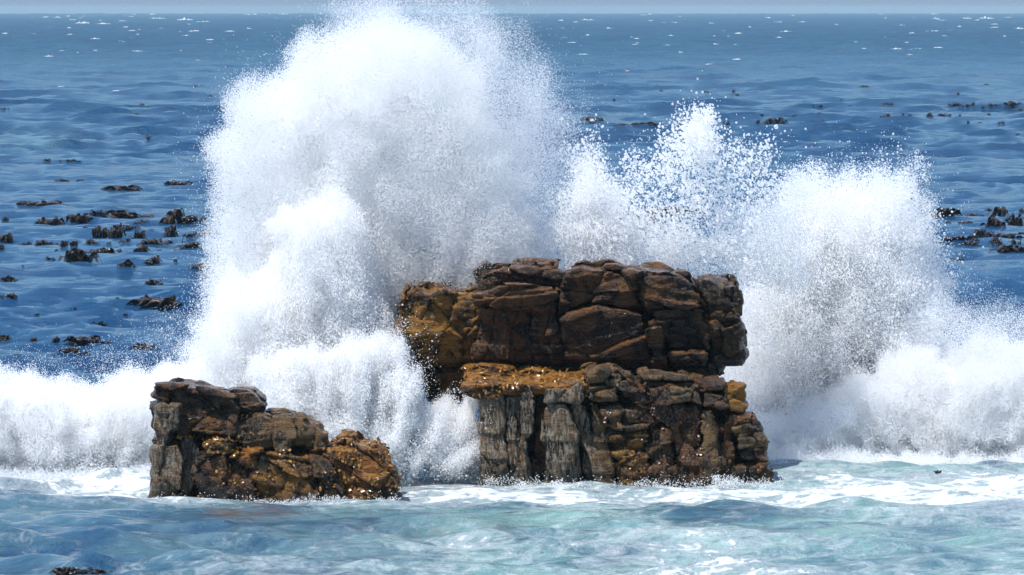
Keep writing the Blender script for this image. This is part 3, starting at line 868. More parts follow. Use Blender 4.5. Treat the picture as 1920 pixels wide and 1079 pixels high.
#ROCKS_END
print('rocks', round(time.time() - T0, 1))


# ------------------------------------------------------------------ spray
def spray_nodes():
    ng = bpy.data.node_groups.new('spray_droplets', 'GeometryNodeTree')
    ng.interface.new_socket('Geometry', in_out='INPUT', socket_type='NodeSocketGeometry')
    ng.interface.new_socket('Geometry', in_out='OUTPUT', socket_type='NodeSocketGeometry')
    gi = ng.nodes.new('NodeGroupInput'); go = ng.nodes.new('NodeGroupOutput')
    na = ng.nodes.new('GeometryNodeInputNamedAttribute'); na.data_type = 'FLOAT'; na.inputs[0].default_value = 'radius'
    cp = ng.nodes.new('FunctionNodeCompare'); cp.data_type = 'FLOAT'; cp.operation = 'GREATER_THAN'; cp.inputs[1].default_value = 0.0001
    mp = ng.nodes.new('GeometryNodeMeshToPoints')
    dg = ng.nodes.new('GeometryNodeDeleteGeometry'); dg.domain = 'POINT'
    jn = ng.nodes.new('GeometryNodeJoinGeometry')
    sm = ng.nodes.new('GeometryNodeSetMaterial'); sm.inputs['Material'].default_value = M_FOAM
    L = ng.links.new
    L(na.outputs[0], cp.inputs[0])
    L(gi.outputs[0], mp.inputs['Mesh']); L(cp.outputs[0], mp.inputs['Selection']); L(na.outputs[0], mp.inputs['Radius'])
    L(gi.outputs[0], dg.inputs[0]); L(cp.outputs[0], dg.inputs[1])
    L(mp.outputs[0], sm.inputs[0])
    L(sm.outputs[0], jn.inputs[0]); L(dg.outputs[0], jn.inputs[0])
    L(jn.outputs[0], go.inputs[0])
    return ng


SPRAY = spray_nodes()


class Cloud:
    """a body of spray: outline (photograph pixels) seen at distance Y0, rounded in depth"""

    def __init__(self, pts, Y0, T, R=1.2, amp=0.35, freq=0.8, seed=0, warp=0.25, jet=0.35):
        self.jet = jet
        pts = np.array(pts, float)
        W = P(pts[:, 0], pts[:, 1], Y0)
        self.poly = [(a, c) for a, c in zip(W[:, 0], W[:, 2])]
        self.x0, self.x1 = W[:, 0].min(), W[:, 0].max()
        self.z0, self.z1 = W[:, 2].min(), W[:, 2].max()
        self.ox = 0.5 * (self.x0 + self.x1)
        self.Y0, self.T, self.R, self.amp, self.freq, self.seed, self.warp = Y0, T, R, amp, freq, seed, warp

    def sdf(self, x, y, z):
        s = self.seed
        an = np.arctan2(z + 2.5, x - self.ox); rr = np.hypot(z + 2.5, x - self.ox)
        jet = self.jet * fbm(an * 11, y * 0.8, rr * 0.45, 2, s + 80)
        wx = self.warp * perlin(x * 0.9, y * 0.9, z * 0.9, s + 40)
        wz = self.warp * perlin(x * 0.9 + 5, y * 0.9, z * 0.9, s + 41)
        d2 = poly_sdf(x + wx, z + wz, self.poly)
        R = self.R
        v = (y - self.Y0) * (R / self.T)
        d = np.sqrt(np.maximum(d2 + R, 0) ** 2 + v * v) - R
        d = np.where(d2 + R < 0, np.abs(v) - R, d)
        return d + self.amp * billow(x * self.freq, y * self.freq, z * self.freq, 3, s) * -1.0 + jet

    def grid(self, m, h):
        lo = np.array([self.x0 - m, self.Y0 - self.T - m, max(self.z0 - m, -0.3)])
        hi = np.array([self.x1 + m, self.Y0 + self.T + m, self.z1 + m])
        n = ((hi - lo) / h).astype(int) + 1
        g = [lo[i] + (np.arange(n[i]) + 0.5) * h for i in range(3)]
        # outline first in the plane, then only the columns that matter
        X2, Z2 = np.meshgrid(g[0], g[2], indexing='ij')
        k = poly_sdf(X2, Z2, self.poly) < m
        xs, zs = X2[k], Z2[k]
        x = np.repeat(xs, n[1]); z = np.repeat(zs, n[1]); y = np.tile(g[1], len(xs))
        return x, y, z

    def points(self, count, soft, spatter=0.0, reach=1.0, sizes=(0.006, 0.016), inner=1.2, clump=0.0, cf=1.6, h=None):
        """count droplets: density 1 inside, falling over soft metres at the skin, with a thin spatter beyond"""
        m = reach + soft * 0.6 + 0.2
        if h is None:
            h = 0.11
        x, y, z = self.grid(m, h)
        d = self.sdf(x, y, z)
        ok = (d > -inner) & (d < m)
        x, y, z, d = x[ok], y[ok], z[ok], d[ok]
        p = np.clip(0.5 - d / soft, 0, 1)
        if clump:
            p = p * np.clip(0.5 + clump * fbm(x * cf, y * cf, z * cf, 3, self.seed + 70) * 2.2, 0.0, 1)
        if spatter:
            an = np.arctan2(z + 2.0, x - self.ox); rr = np.hypot(z + 2.0, x - self.ox)
            q = 1.3 * fbm(an * 16, y * 1.2, rr * 0.35, 2, self.seed + 60)
            p = np.maximum(p, spatter * np.exp(-np.maximum(d, 0) / (reach * 0.35)) * np.clip(0.4 + 1.6 * q, 0.03, 1))
        c = np.cumsum(p); u = rng.random(count) * c[-1]
        i = np.searchsorted(c, u)
        i = np.minimum(i, len(x) - 1)
        pt = np.stack([x[i], y[i], z[i]], -1) + (rng.random((count, 3)) + rng.random((count, 3)) - 1.0) * h
        r = sizes[0] + (sizes[1] - sizes[0]) * rng.random(count) ** 2.2
        k = pt[:, 2] > -0.15
        return pt[k], r[k]

    def core(self, inset, h):
        m = 0.3
        n = [int((b - a) / h) + 2 for a, b in ((self.x0 - m, self.x1 + m), (self.Y0 - self.T - m, self.Y0 + self.T + m), (self.z0 - m, self.z1 + m))]
        o = np.array([self.x0 - m, self.Y0 - self.T - m, self.z0 - m])
        X, Y, Z = np.meshgrid(*[o[i] + np.arange(n[i]) * h for i in range(3)], indexing='ij')
        F = self.sdf(X.ravel(), Y.ravel(), Z.ravel()).reshape(X.shape) + inset
        return surface_nets(F, o, h)


def spray_object(name, parts, label, cat, cores=(), mat=None):
    """parts: list of (points, radii); cores: list of (V, Q)"""
    Vs = []; Qs = []; off = 0
    for V, Q in cores:
        Vs.append(V); Qs.append(Q + off); off += len(V)
    V = np.concatenate(Vs) if Vs else np.zeros((0, 3))
    Q = np.concatenate(Qs) if Qs else np.zeros((0, 4), int)
    L = np.concatenate([p for p, r in parts]); Rr = np.concatenate([r for p, r in parts])
    rad = np.concatenate([np.zeros(len(V)), Rr])
    m = mesh_np(name, V, Q, loose=L, attrs={'radius': rad})
    o = link(name, m, M_SURF, label=label, category=cat, kind='stuff')
    md = o.modifiers.new('droplets', 'NODES'); md.node_group = SPRAY
    print(name, len(V), len(L), round(time.time() - T0, 1))
    return o


#SPRAY_BEGIN
K = 1.0
# the tall plume behind the boulder
main = Cloud([(350, 760), (352, 640), (375, 560), (388, 470), (396, 380), (392, 280), (420, 200), (440, 150), (480, 128), (522, 112), (545, 80), (580, 58), (640, 40), (700, 24), (780, 34), (850, 75),
              (905, 130), (940, 210), (965, 300), (1010, 400), (1050, 520), (1000, 600), (800, 640), (760, 700), (760, 880), (350, 880)], 137.5, 2.3, 1.5, 0.46, 0.85, 1, 0.22)
mist = Cloud([(640, 20), (740, -5), (860, 20), (940, 60), (1010, 130), (1050, 215), (1065, 300), (1060, 420), (1060, 520), (900, 520), (800, 300), (640, 120)],
             138.2, 1.6, 1.3, 0.5, 0.7, 2, 0.4)
front = Cloud([(372, 620), (400, 560), (440, 520), (500, 500), (520, 440), (500, 420), (530, 370), (570, 380), (620, 360), (670, 370), (700, 400), (705, 470), (720, 540), (745, 620), (790, 700),
               (800, 880), (360, 880), (350, 700)], 135.0, 1.6, 1.1, 0.46, 1.1, 3, 0.22)
spray_object('spray_plume', [
    main.points(int(1300000 * K), 0.28, 0.05, 0.8, (0.005, 0.011), 1.0),
    mist.points(int(300000 * K), 1.6, 0.03, 1.2, (0.004, 0.009), 3.0, 0.5, 1.0),
], 'tallest white burst of sea spray, rising over the gap between the two rocks to the top of the photo', 'spray', cores=[main.core(1.1, 0.12)])
spray_object('spray_plume', [front.points(int(650000 * K), 0.20, 0.10, 0.6, (0.005, 0.012), 0.7), front.points(int(16000 * K), 0.30, 0.10, 0.6, (0.012, 0.022), 0.2)],
             'lower billowing white spray in front of the tallest burst, above the stepped rock', 'spray', cores=[front.core(0.7, 0.09)])
# splash in the gap between the rocks
gap = Cloud([(430, 900), (450, 770), (500, 690), (590, 640), (690, 615), (742, 622), (760, 650), (775, 700), (800, 752), (850, 768), (890, 752), (905, 778), (912, 830), (915, 895), (700, 905)], 132.9, 1.0, 0.7, 0.30, 1.3, 4, 0.3, 0.6)
spray_object('wave_splash', [gap.points(int(520000 * K), 0.26, 0.2, 0.4, (0.005, 0.013), 0.5), gap.points(int(9000 * K), 0.3, 0.3, 0.5, (0.012, 0.024), 0.2)],
             'white splash filling the gap between the stepped rock and the columns of the lower rock', 'splash', cores=[gap.core(0.6, 0.08)])
# scattered drops right of the tall plume
drops = Cloud([(1060, 520), (1050, 380), (1080, 270), (1110, 245), (1160, 300), (1210, 270), (1260, 225), (1300, 200), (1335, 215), (1370, 260), (1440, 255), (1465, 310), (1460, 380), (1480, 520)],
              137.6, 1.3, 0.9, 0.3, 0.9, 5, 0.4)
veil = Cloud([(1080, 520), (1090, 430), (1180, 400), (1300, 420), (1420, 380), (1500, 360), (1500, 520)], 137.9, 1.2, 0.8, 0.3, 0.9, 15, 0.4)
stem = Cloud([(1060, 520), (1070, 380), (1090, 300), (1110, 285), (1135, 330), (1165, 420), (1190, 520)], 137.4, 1.0, 0.6, 0.25, 1.0, 6, 0.3)
crown = Cloud([(1270, 290), (1285, 225), (1300, 205), (1330, 215), (1345, 260), (1335, 300)], 137.4, 0.6, 0.5, 0.25, 1.2, 12, 0.3)
spray_object('spray_plume', [
    drops.points(int(260 * K), 0.7, 0.06, 0.5, (0.035, 0.062), 9, 1.1, 1.7),
    drops.points(int(7500 * K), 0.7, 0.06, 0.5, (0.011, 0.038), 9, 1.1, 1.7),
    drops.points(int(11000 * K), 0.8, 0.03, 0.5, (0.007, 0.02), 9, 1.4, 1.5),
    stem.points(int(26000 * K), 0.8, 0.05, 0.6, (0.007, 0.022), 9, 0.8, 1.8),
    veil.points(int(42000 * K), 0.9, 0.03, 0.5, (0.006, 0.015), 9, 0.9, 1.5),
    crown.points(int(2600 * K), 0.6, 0.05, 0.5, (0.010, 0.032), 9, 0.8, 1.8),
], 'loose fan of large separate water drops thrown up over the right part of the boulder', 'spray')
right_p = Cloud([(1345, 700), (1390, 550), (1425, 440), (1460, 360), (1520, 335), (1600, 335), (1650, 328), (1700, 335), (1722, 385), (1742, 440), (1755, 500), (1772, 540), (1750, 590), (1745, 640), (1790, 720), (1380, 800)],
                142.4, 2.0, 1.3, 0.42, 1.0, 7, 0.28)
spray_object('spray_plume', [
    right_p.points(int(560000 * K), 1.0, 0.06, 0.8, (0.005, 0.014), 1.7, 0.55, 1.5),
    right_p.points(int(45000 * K), 0.8, 0.15, 0.8, (0.012, 0.030), 0.8, 1.1, 1.6),
], 'broad white burst of spray standing right of the boulder', 'spray', cores=[right_p.core(0.85, 0.11)])
# breaking waves
surf_r = Cloud([(1392, 850), (1400, 790), (1450, 790), (1500, 755), (1560, 715), (1640, 680), (1720, 650), (1800, 640), (1870, 635), (2150, 640), (2150, 862), (1700, 868), (1450, 862)],
               140.0, 1.7, 1.1, 0.42, 1.0, 8, 0.25)
spray_object('breaking_wave', [surf_r.points(int(620000 * K), 0.24, 0.08, 0.7, (0.005, 0.012), 0.7)],
             'thick white breaking wave at the right edge, right of the rocks', 'wave', cores=[surf_r.core(0.5, 0.10)])
surf_l = Cloud([(-230, 700), (-80, 690), (0, 684), (60, 690), (110, 704), (170, 712), (230, 692), (300, 690), (420, 680), (420, 890), (200, 893), (60, 900), (-230, 905)],
               136.2, 2.0, 0.9, 0.42, 1.1, 9, 0.22)
spray_object('breaking_wave', [surf_l.points(int(560000 * K), 0.14, 0.02, 0.45, (0.005, 0.012), 0.6)],
             'long white breaking wave at the left edge, behind the stepped rock', 'wave', cores=[surf_l.core(0.4, 0.09)])
# low churned aprons where the breakers and the rocks meet the water
ap_l = Cloud([(-230, 892), (0, 886), (150, 884), (300, 880), (420, 884), (420, 908), (200, 904), (-230, 914)], 133.6, 1.8, 0.2, 0.16, 1.5, 21, 0.3, 0.2)
ap_r = Cloud([(1420, 852), (1600, 848), (1800, 852), (2150, 850), (2150, 870), (1800, 868), (1600, 872), (1440, 866)], 138.4, 1.4, 0.18, 0.15, 1.5, 22, 0.3, 0.2)
spray_object('churned_foam', [ap_l.points(int(60000 * K), 0.3, 0.10, 0.35, (0.005, 0.013), 0.6)],
             'low tumbling foam at the foot of the left breaking wave', 'foam')
spray_object('churned_foam', [ap_r.points(int(60000 * K), 0.3, 0.10, 0.35, (0.005, 0.013), 0.6)],
             'low tumbling foam at the foot of the right breaking wave', 'foam')
w1 = Cloud([(895, 899), (1000, 903), (1100, 906), (1200, 906), (1300, 901), (1400, 901), (1470, 898), (1470, 912), (1200, 920), (895, 915)], 131.1, 0.5, 0.10, 0.12, 2.2, 23, 0.12, 0.1)
w2 = Cloud([(268, 934), (400, 938), (520, 938), (640, 934), (748, 931), (748, 948), (500, 956), (268, 950)], 126.3, 0.45, 0.13, 0.12, 2.2, 24, 0.12, 0.1)
spray_object('waterline_foam', [w1.points(int(3500 * K), 0.12, 0.12, 0.16, (0.006, 0.015), 0.3, 1.6, 1.3, 0.06)],
             'broken white foam washing along the foot of the lower rock', 'foam')
spray_object('waterline_foam', [w2.points(int(2500 * K), 0.12, 0.12, 0.16, (0.006, 0.015), 0.3, 1.6, 1.3, 0.06)],
             'broken white foam washing along the foot of the stepped rock', 'foam')
# fine mist drifting off over the water
dr = Cloud([(1700, 600), (1760, 570), (1920, 580), (2060, 600), (2060, 680), (1700, 680)], 139.5, 1.6, 0.9, 0.4, 0.6, 10, 0.3)
dl = Cloud([(60, 690), (200, 660), (330, 600), (380, 560), (380, 700)], 136.5, 1.6, 0.9, 0.4, 0.6, 11, 0.3)
spray_object('drifting_mist', [dr.points(int(60000 * K), 1.2, 0.03, 1.0, (0.004, 0.009), 9, 0.6, 1.0)],
             'thin sparkling mist over the water at the right edge above the breaking wave', 'mist')
spray_object('drifting_mist', [dl.points(int(5000 * K), 1.4, 0.03, 1.0, (0.004, 0.009), 9, 0.6, 1.0)],
             'thin sparkling mist over the dark water left of the tallest burst', 'mist')
#SPRAY_END
print('script', round(time.time() - T0, 1))


# ------------------------------------------------------------------ kelp
def kelp_material():
    N = NT('wet_kelp')
    g = N.n('ShaderNodeNewGeometry')
    n = N.noise(g.outputs[0], 3.0, 4, 0.6)
    c = N.mix(N.ramp(n, 0.35, 0.6), (0.012, 0.008, 0.005), (0.060, 0.028, 0.012))
    bs = N.n('ShaderNodeBsdfPrincipled'); N.l(c, bs.inputs['Base Color'])
    bs.inputs['Roughness'].default_value = 0.13
    b = N.n('ShaderNodeBump'); b.inputs['Distance'].default_value = 0.06
    N.l(N.noise(g.outputs[0], 9.0, 3), b.inputs['Height']); N.l(b.outputs[0], bs.inputs['Normal'])
    N.l(bs.outputs[0], N.out.inputs[0])
    return N.m


M_KELP = kelp_material()


def blade(rd, cx, cy, az, ln, hgt, wd, kind):
    """one leathery frond: closed ribbon; kind arch or spike"""
    n = 8
    V = []
    ca, sa = math.cos(az), math.sin(az)
    tw = rd.uniform(-1.2, 1.2)
    curl = rd.uniform(0.2, 0.8)
    for i in range(n + 1):
        t = i / n
        if kind == 'arch':
            s_ = ln * t
            z = hgt * math.sin(math.pi * min(1, t * 1.08)) ** 0.8 - 0.03
        else:
            s_ = ln * (t ** 2) * curl
            z = hgt * t ** 0.9 - 0.04 if t < 0.75 else hgt * (0.77 + 0.12 * math.sin((t - 0.75) * 8)) - 0.04
        w = wd * (0.45 + 0.75 * math.sin(math.pi * (0.12 + 0.8 * t))) * (1 - t ** 3 * 0.92)
        rot = tw * t + (0 if kind == 'arch' else 0.6)
        px_, py_, pz_ = -sa * math.cos(rot), ca * math.cos(rot), math.sin(rot) * 0.8
        x = cx + ca * s_ + rd.uniform(-.012, .012); y = cy + sa * s_
        th = 0.022 * (1 - 0.7 * t)
        nx, ny, nz = sa * math.sin(rot) * 0.6, -ca * math.sin(rot) * 0.6, math.cos(rot)
        r1, r2 = rd.uniform(0.75, 1.25), rd.uniform(0.75, 1.25)
        V += [(x + px_ * w * .5 * r1, y + py_ * w * .5 * r1, z + pz_ * w * .5 * r1), (x + nx * th, y + ny * th, z + nz * th),
              (x - px_ * w * .5 * r2, y - py_ * w * .5 * r2, z - pz_ * w * .5 * r2), (x - nx * th, y - ny * th, z - nz * th)]
    F = []
    for i in range(n):
        for j in range(4):
            a = i * 4 + j; b = i * 4 + (j + 1) % 4
            F.append((a, b, b + 4, a + 4))
    F.append((3, 2, 1, 0)); F.append((n * 4, n * 4 + 1, n * 4 + 2, n * 4 + 3))
    return np.array(V), np.array(F)


def water_spot(px, py):
    x, y = on_water(px, py)
    x = float(x); y = float(y)
    x0_, y0_ = x, y
    # the nearest point of the real, wavy surface on that line of sight
    n = 26
    lo = 1 - 0.62 / CAM_H
    prev = None
    for i in range(n + 1):
        k = lo + (2 - 2 * lo) * i / n
        z = sea_z(x0_ * k, y0_ * k)
        line = CAM_H * (1 - k)
        d = line - z
        if d <= 0:
            if prev is not None:
                k0, d0 = prev
                k = k0 + (k - k0) * d0 / (d0 - d)
            return x0_ * k, y0_ * k, CAM_H * (1 - k)
        prev = (k, d)
    return x, y, sea_z(x, y)


def kelp(px, py, w, h, label, group=None, spikes=None, seed=None):
    rd = random.Random(seed if seed is not None else int(px * 31 + py * 17))
    x, y, z = water_spot(px, py)
    m = y / FPX                                   # metres per photograph pixel there
    W, H = w * m, h * m * 0.92
    nb = max(5, min(26, int(5 + w * 0.30)))
    if spikes is None:
        spikes = h / w > 0.5
    fr = []
    for i in range(nb):
        u = rd.uniform(-0.5, 0.5)
        env = (1 - (2 * u) ** 2) ** 0.5
        fr.append(blade(rd, u * W * 0.75, rd.uniform(-.35, .35) * min(W, 1.6), rd.choice([0, math.pi]) + rd.uniform(-.8, .8),
                        W * rd.uniform(0.22, 0.45), H * env * rd.uniform(0.45, 0.95), max(0.14, min(0.42, W * 0.24)), 'arch'))
    ns = rd.randint(1, 3) if spikes else (1 if w > 20 else 0)
    for i in range(ns):
        u = rd.uniform(-0.35, 0.35)
        fr.append(blade(rd, u * W, rd.uniform(-.2, .2) * W, rd.uniform(0, 6.28), H * 0.5, H * rd.uniform(0.7, 1.0), max(0.2, min(0.5, W * 0.34)), 'spike'))
    if w >= 22 and py > 300:
        e = bpy.data.objects.new('kelp_clump', None); COL.objects.link(e)
        e.empty_display_size = 0.3
        e.location = (x, y, z)
        for i, (V, F) in enumerate(fr):
            nm = 'frond' if i < nb else 'upright_blade'
            link(nm, mesh_np(nm, V, F), M_KELP, e)
    else:
        Vs, Fs, o = [], [], 0
        for V, F in fr:
            Vs.append(V); Fs.append(F + o); o += len(V)
        e = link('kelp_clump', mesh_np('kelp_clump', np.concatenate(Vs), np.concatenate(Fs)), M_KELP)
        e.location = (x, y, z)
    e['label'] = label; e['category'] = 'kelp'
    e['group'] = group or 'kelp clumps floating on the water'
    return e


#KELP_LIST
KL = [
    (75, 385, 88, 10, 'long flat kelp strand farthest up in the left kelp field'),
    (93, 422, 50, 18, 'dark kelp clump left of the paired clumps, under the long flat strand'),
    (147, 416, 52, 20, 'two humped kelp clump at the left end of the longest kelp row'),
    (178, 404, 34, 14, 'small peaked kelp clump joining the longest kelp row'),
    (228, 406, 95, 15, 'long low reddish kelp raft at the right end of the longest row'),
    (11, 415, 11, 11, 'tiny orange brown kelp tip alone near the left edge'),
    (268, 418, 27, 9, 'small flat kelp clump under the right end of the longest row'),
    (334, 418, 55, 34, 'kelp clump with two tall thin spikes close to the spray'),
    (365, 416, 36, 16, 'kelp clump half veiled by drops, right of the two spiked one'),
    (324, 443, 34, 26, 'peaked kelp clump directly below the two spiked one'),
    (357, 445, 26, 12, 'low kelp mound sprinkled with drops beside the spray'),
    (388, 438, 34, 14, 'kelp clump showing faintly through the left rim of the spray'),
    (186, 446, 34, 30, 'kelp clump with one tall triangular fin'),
    (214, 446, 46, 38, 'largest and tallest dark kelp clump of the left field'),
    (243, 432, 40, 14, 'flat kelp clump running right from the tallest clump'),
    (258, 447, 28, 20, 'round dark kelp mound right of the tallest clump'),
    (284, 436, 10, 9, 'small lone kelp tuft right of the round mound'),
    (14, 453, 34, 20, 'kelp clump cut by the left edge with a slanting blade'),
    (2, 468, 14, 12, 'small kelp bump on the left edge under the slanting blade'),
    (50, 459, 18, 8, 'small flat kelp clump second from the left edge in its row'),
    (86, 461, 42, 16, 'kelp clump with three low humps in the middle row'),
    (121, 462, 24, 14, 'left one of two touching kelp mounds in the middle row'),
    (140, 461, 19, 14, 'amber tinted right one of two touching kelp mounds'),
    (172, 458, 24, 13, 'square topped kelp clump under the tall triangular fin'),
    (237, 454, 20, 9, 'little kelp clump with a white glint under the tallest clump'),
    (289, 458, 50, 14, 'kelp clump with a domed top right of the middle'),
    (318, 456, 10, 9, 'tiny kelp tuft right of the domed clump'),
    (354, 465, 50, 14, 'flat kelp raft reaching into the left rim of the spray'),
    (196, 475, 50, 14, 'low wide kelp clump right of the long tailed one'),
    (263, 474, 36, 19, 'kelp clump with a tall left hump and a white glint'),
    (296, 482, 8, 5, 'very small kelp speck below the domed clump'),
    (285, 493, 44, 15, 'kelp clump with a thin flat left tail'),
    (150, 491, 64, 30, 'big two peaked kelp clump with a long flat right tail'),
    (237, 501, 34, 20, 'shiny dome shaped kelp clump with white glints'),
    (93, 488, 19, 11, 'small curled kelp tip lying beside a white glint'),
    (376, 502, 42, 13, 'kelp clump low in the spray mist under the flat raft'),
    (18, 526, 32, 13, 'kelp clump with a raised right end near the left edge'),
    (15, 558, 32, 12, 'low kelp clump with a round right end at the left edge'),
    (122, 539, 24, 4, 'thin flat kelp strip alone on open water'),
    (288, 535, 31, 20, 'lone compact dark kelp mound on open water'),
    (299, 571, 100, 20, 'long kelp raft with a raised middle beside the spray'),
    (138, 579, 18, 5, 'thin small kelp strip under the flat strip'),
    (186, 612, 32, 12, 'lone kelp clump with a peaked right end'),
    (8, 637, 26, 14, 'rounded kelp clump cut by the left edge above the surf'),
    (62, 638, 13, 8, 'small faint kelp tuft near the left edge above the surf'),
    (107, 642, 15, 17, 'upright kelp spike just above the left breaking wave'),
    (154, 639, 66, 12, 'long faint kelp raft right of the upright spike'),
    (200, 645, 26, 8, 'small faint kelp clump at the right end of the faint raft'),
    (270, 653, 44, 13, 'kelp mound full of white glints just above the surf'),
    (128, 659, 44, 11, 'reddish kelp clump closest above the left breaking wave'),
    (162, 664, 28, 9, 'reddish kelp tips right of the closest clump above the surf'),
    (34, 668, 24, 6, 'thin kelp strip above the surf near the left edge'),
    (87, 303, 22, 8, 'lone reddish brown kelp hump on the upper left water'),
    (130, 303, 34, 5, 'thin reddish kelp strip right of the lone reddish hump'),
    (120, 340, 32, 5, 'flat orange brown kelp strip on the upper left water'),
    (152, 340, 20, 5, 'flat dark kelp strip right of the orange brown strip'),
    (236, 356, 84, 9, 'long thin kelp raft above the left kelp field'),
    (340, 345, 50, 6, 'faint thin kelp line touching the spray on the left'),
    (280, 262, 12, 15, 'single upright kelp tip with a white glint on the upper left water'),
    (122, 1075, 50, 18, 'reddish brown kelp mound cut by the bottom edge at lower left'),
    (168, 1072, 50, 8, 'flat dark kelp blades right of the mound at the bottom edge'),
    (1756, 888, 12, 10, 'little forked kelp sprig on the foamy water at lower right'),
    (1770, 404, 64, 17, 'kelp raft with an upright tip on the right, touching the spray'),
    (1826, 406, 32, 8, 'low kelp strip between the right raft and the peaked clump'),
    (1855, 396, 16, 8, 'small round kelp float left of the peaked clump'),
    (1873, 405, 34, 26, 'tall peaked kelp clump highest in the right kelp field'),
    (1868, 423, 46, 18, 'amber dark kelp clump under the tall peaked one'),
    (1906, 423, 42, 28, 'large glinting kelp clump cut by the right edge'),
    (1812, 420, 32, 7, 'thin kelp strip left of the amber dark clump'),
    (1777, 419, 14, 6, 'small greenish kelp tuft under the right raft'),
    (1792, 436, 10, 4, 'tiny red kelp speck on the right water'),
    (1798, 449, 60, 8, 'long flat kelp tail running left from the pointed clump'),
    (1845, 450, 44, 30, 'pointed kelp clump in the middle of the right field'),
    (1820, 459, 34, 10, 'low kelp raft in front of the pointed clump'),
    (1888, 447, 46, 14, 'flat kelp clump right of the pointed clump'),
    (1912, 440, 20, 8, 'small kelp strip at the right edge over the flat clump'),
    (1866, 456, 22, 16, 'kelp clump right under the pointed clump'),
    (1892, 472, 58, 15, 'wide dark kelp raft lowest at the right edge'),
    (1798, 489, 32, 8, 'lone kelp strip beside the right burst of spray'),
    (1115, 226, 50, 9, 'kelp clump showing through the drops right of the tall burst'),
    (1200, 237, 72, 10, 'long kelp raft behind the loose fan of drops'),
    (1284, 229, 22, 10, 'small kelp clump behind the top of the loose fan of drops'),
    (1362, 236, 18, 12, 'small dark kelp clump right of the top of the loose fan'),
    (1453, 232, 40, 16, 'largest dark kelp clump on the far water right of the loose fan'),
    (1421, 232, 12, 12, 'kelp tuft with a white glint left of the largest far clump'),
    (1428, 218, 8, 6, 'tiny kelp tuft over the largest far clump'),
    (1502, 224, 34, 10, 'flat far kelp clump right of the largest far one'),
    (1533, 202, 20, 8, 'curled far kelp clump over the flat far clump'),
    (1535, 214, 13, 5, 'short kelp strip under the curled far clump'),
    (1525, 247, 9, 5, 'tiny greenish kelp speck below the far kelp belt'),
    (1270, 400, 90, 18, 'big kelp clump glimpsed through the loose fan of drops'),
    (1215, 410, 70, 14, 'kelp raft glimpsed through the lower drops over the boulder'),
    (1150, 405, 50, 12, 'dark kelp seen dimly through the left part of the loose drops'),
]
for a in KL:
    kelp(*a)
for a in [(1858, 410, 16, 10), (1918, 398, 14, 10), (1890, 413, 18, 9), (1852, 428, 20, 7), (1835, 440, 14, 12), (1905, 456, 24, 10), (1876, 462, 18, 8), (1856, 446, 20, 18), (1918, 470, 16, 12), (1830, 452, 16, 8)]:
    kelp(*a, 'small kelp tuft packed among the larger clumps of the right kelp field', 'small tufts in the right kelp field')
for a in [(160, 428, 9, 5), (205, 456, 9, 4), (225, 470, 8, 4), (60, 430, 10, 4), (310, 430, 9, 6), (345, 455, 9, 5), (298, 470, 7, 4), (105, 470, 9, 4), (250, 486, 9, 4), (330, 490, 10, 5), (40, 500, 9, 4), (180, 505, 8, 4), (70, 590, 9, 4), (235, 590, 9, 4), (300, 615, 9, 4), (220, 560, 8, 4)]:
    kelp(*a, 'tiny dark kelp speck scattered between the larger clumps of the left kelp field', 'tiny specks in the left kelp field')
far_l = 'tiny dark kelp tuft scattered on the far water at upper left'
for a in [(266, 198, 10, 7), (276, 201, 8, 4), (331, 201, 10, 6), (255, 216, 7, 6), (276, 217, 9, 5), (366, 163, 8, 3), (394, 181, 8, 6), (10, 205, 18, 4), (16, 214, 10, 3)]:
    kelp(*a, far_l, 'tiny kelp tufts at upper left')
far_r = 'small dark kelp tuft in the far scattered belt at upper right'
for a in [(1323, 175, 14, 7), (1375, 173, 9, 6), (1381, 180, 12, 5), (1463, 171, 10, 5), (1619, 164, 18, 6), (1735, 162, 8, 5), (1850, 161, 17, 5), (1796, 178, 9, 6),
          (1577, 188, 7, 4), (1665, 196, 22, 5), (1743, 206, 12, 5), (1790, 199, 26, 7), (1808, 202, 18, 9), (1824, 198, 16, 8), (1843, 203, 10, 7), (1862, 199, 22, 6),
          (1893, 199, 30, 12), (1914, 199, 12, 10), (1914, 209, 10, 7), (1743, 219, 16, 12), (1768, 219, 26, 9), (1706, 219, 7, 8), (1693, 220, 6, 10), (1677, 219, 10, 5),
          (1664, 220, 14, 9), (1652, 220, 6, 4), (1623, 224, 16, 8), (1815, 231, 6, 6), (1838, 231, 10, 4), (1880, 231, 16, 4), (1907, 254, 9, 6), (1544, 228, 8, 3),
          (1828, 217, 14, 5), (1853, 216, 14, 4), (1800, 218, 6, 5), (1577, 196, 8, 4), (1595, 199, 8, 4), (1620, 201, 8, 3), (1240, 172, 8, 5), (1270, 178, 9, 4), (1118, 176, 8, 8), (1142, 174, 14, 4), (1152, 188, 6, 4)]:
    kelp(*a, far_r, 'small kelp tufts in the far belt')


# ------------------------------------------------------------------ whitecaps
M_CAP = foam_material('whitecap_foam', (0.74, 0.78, 0.80), 0.35, 0.1)


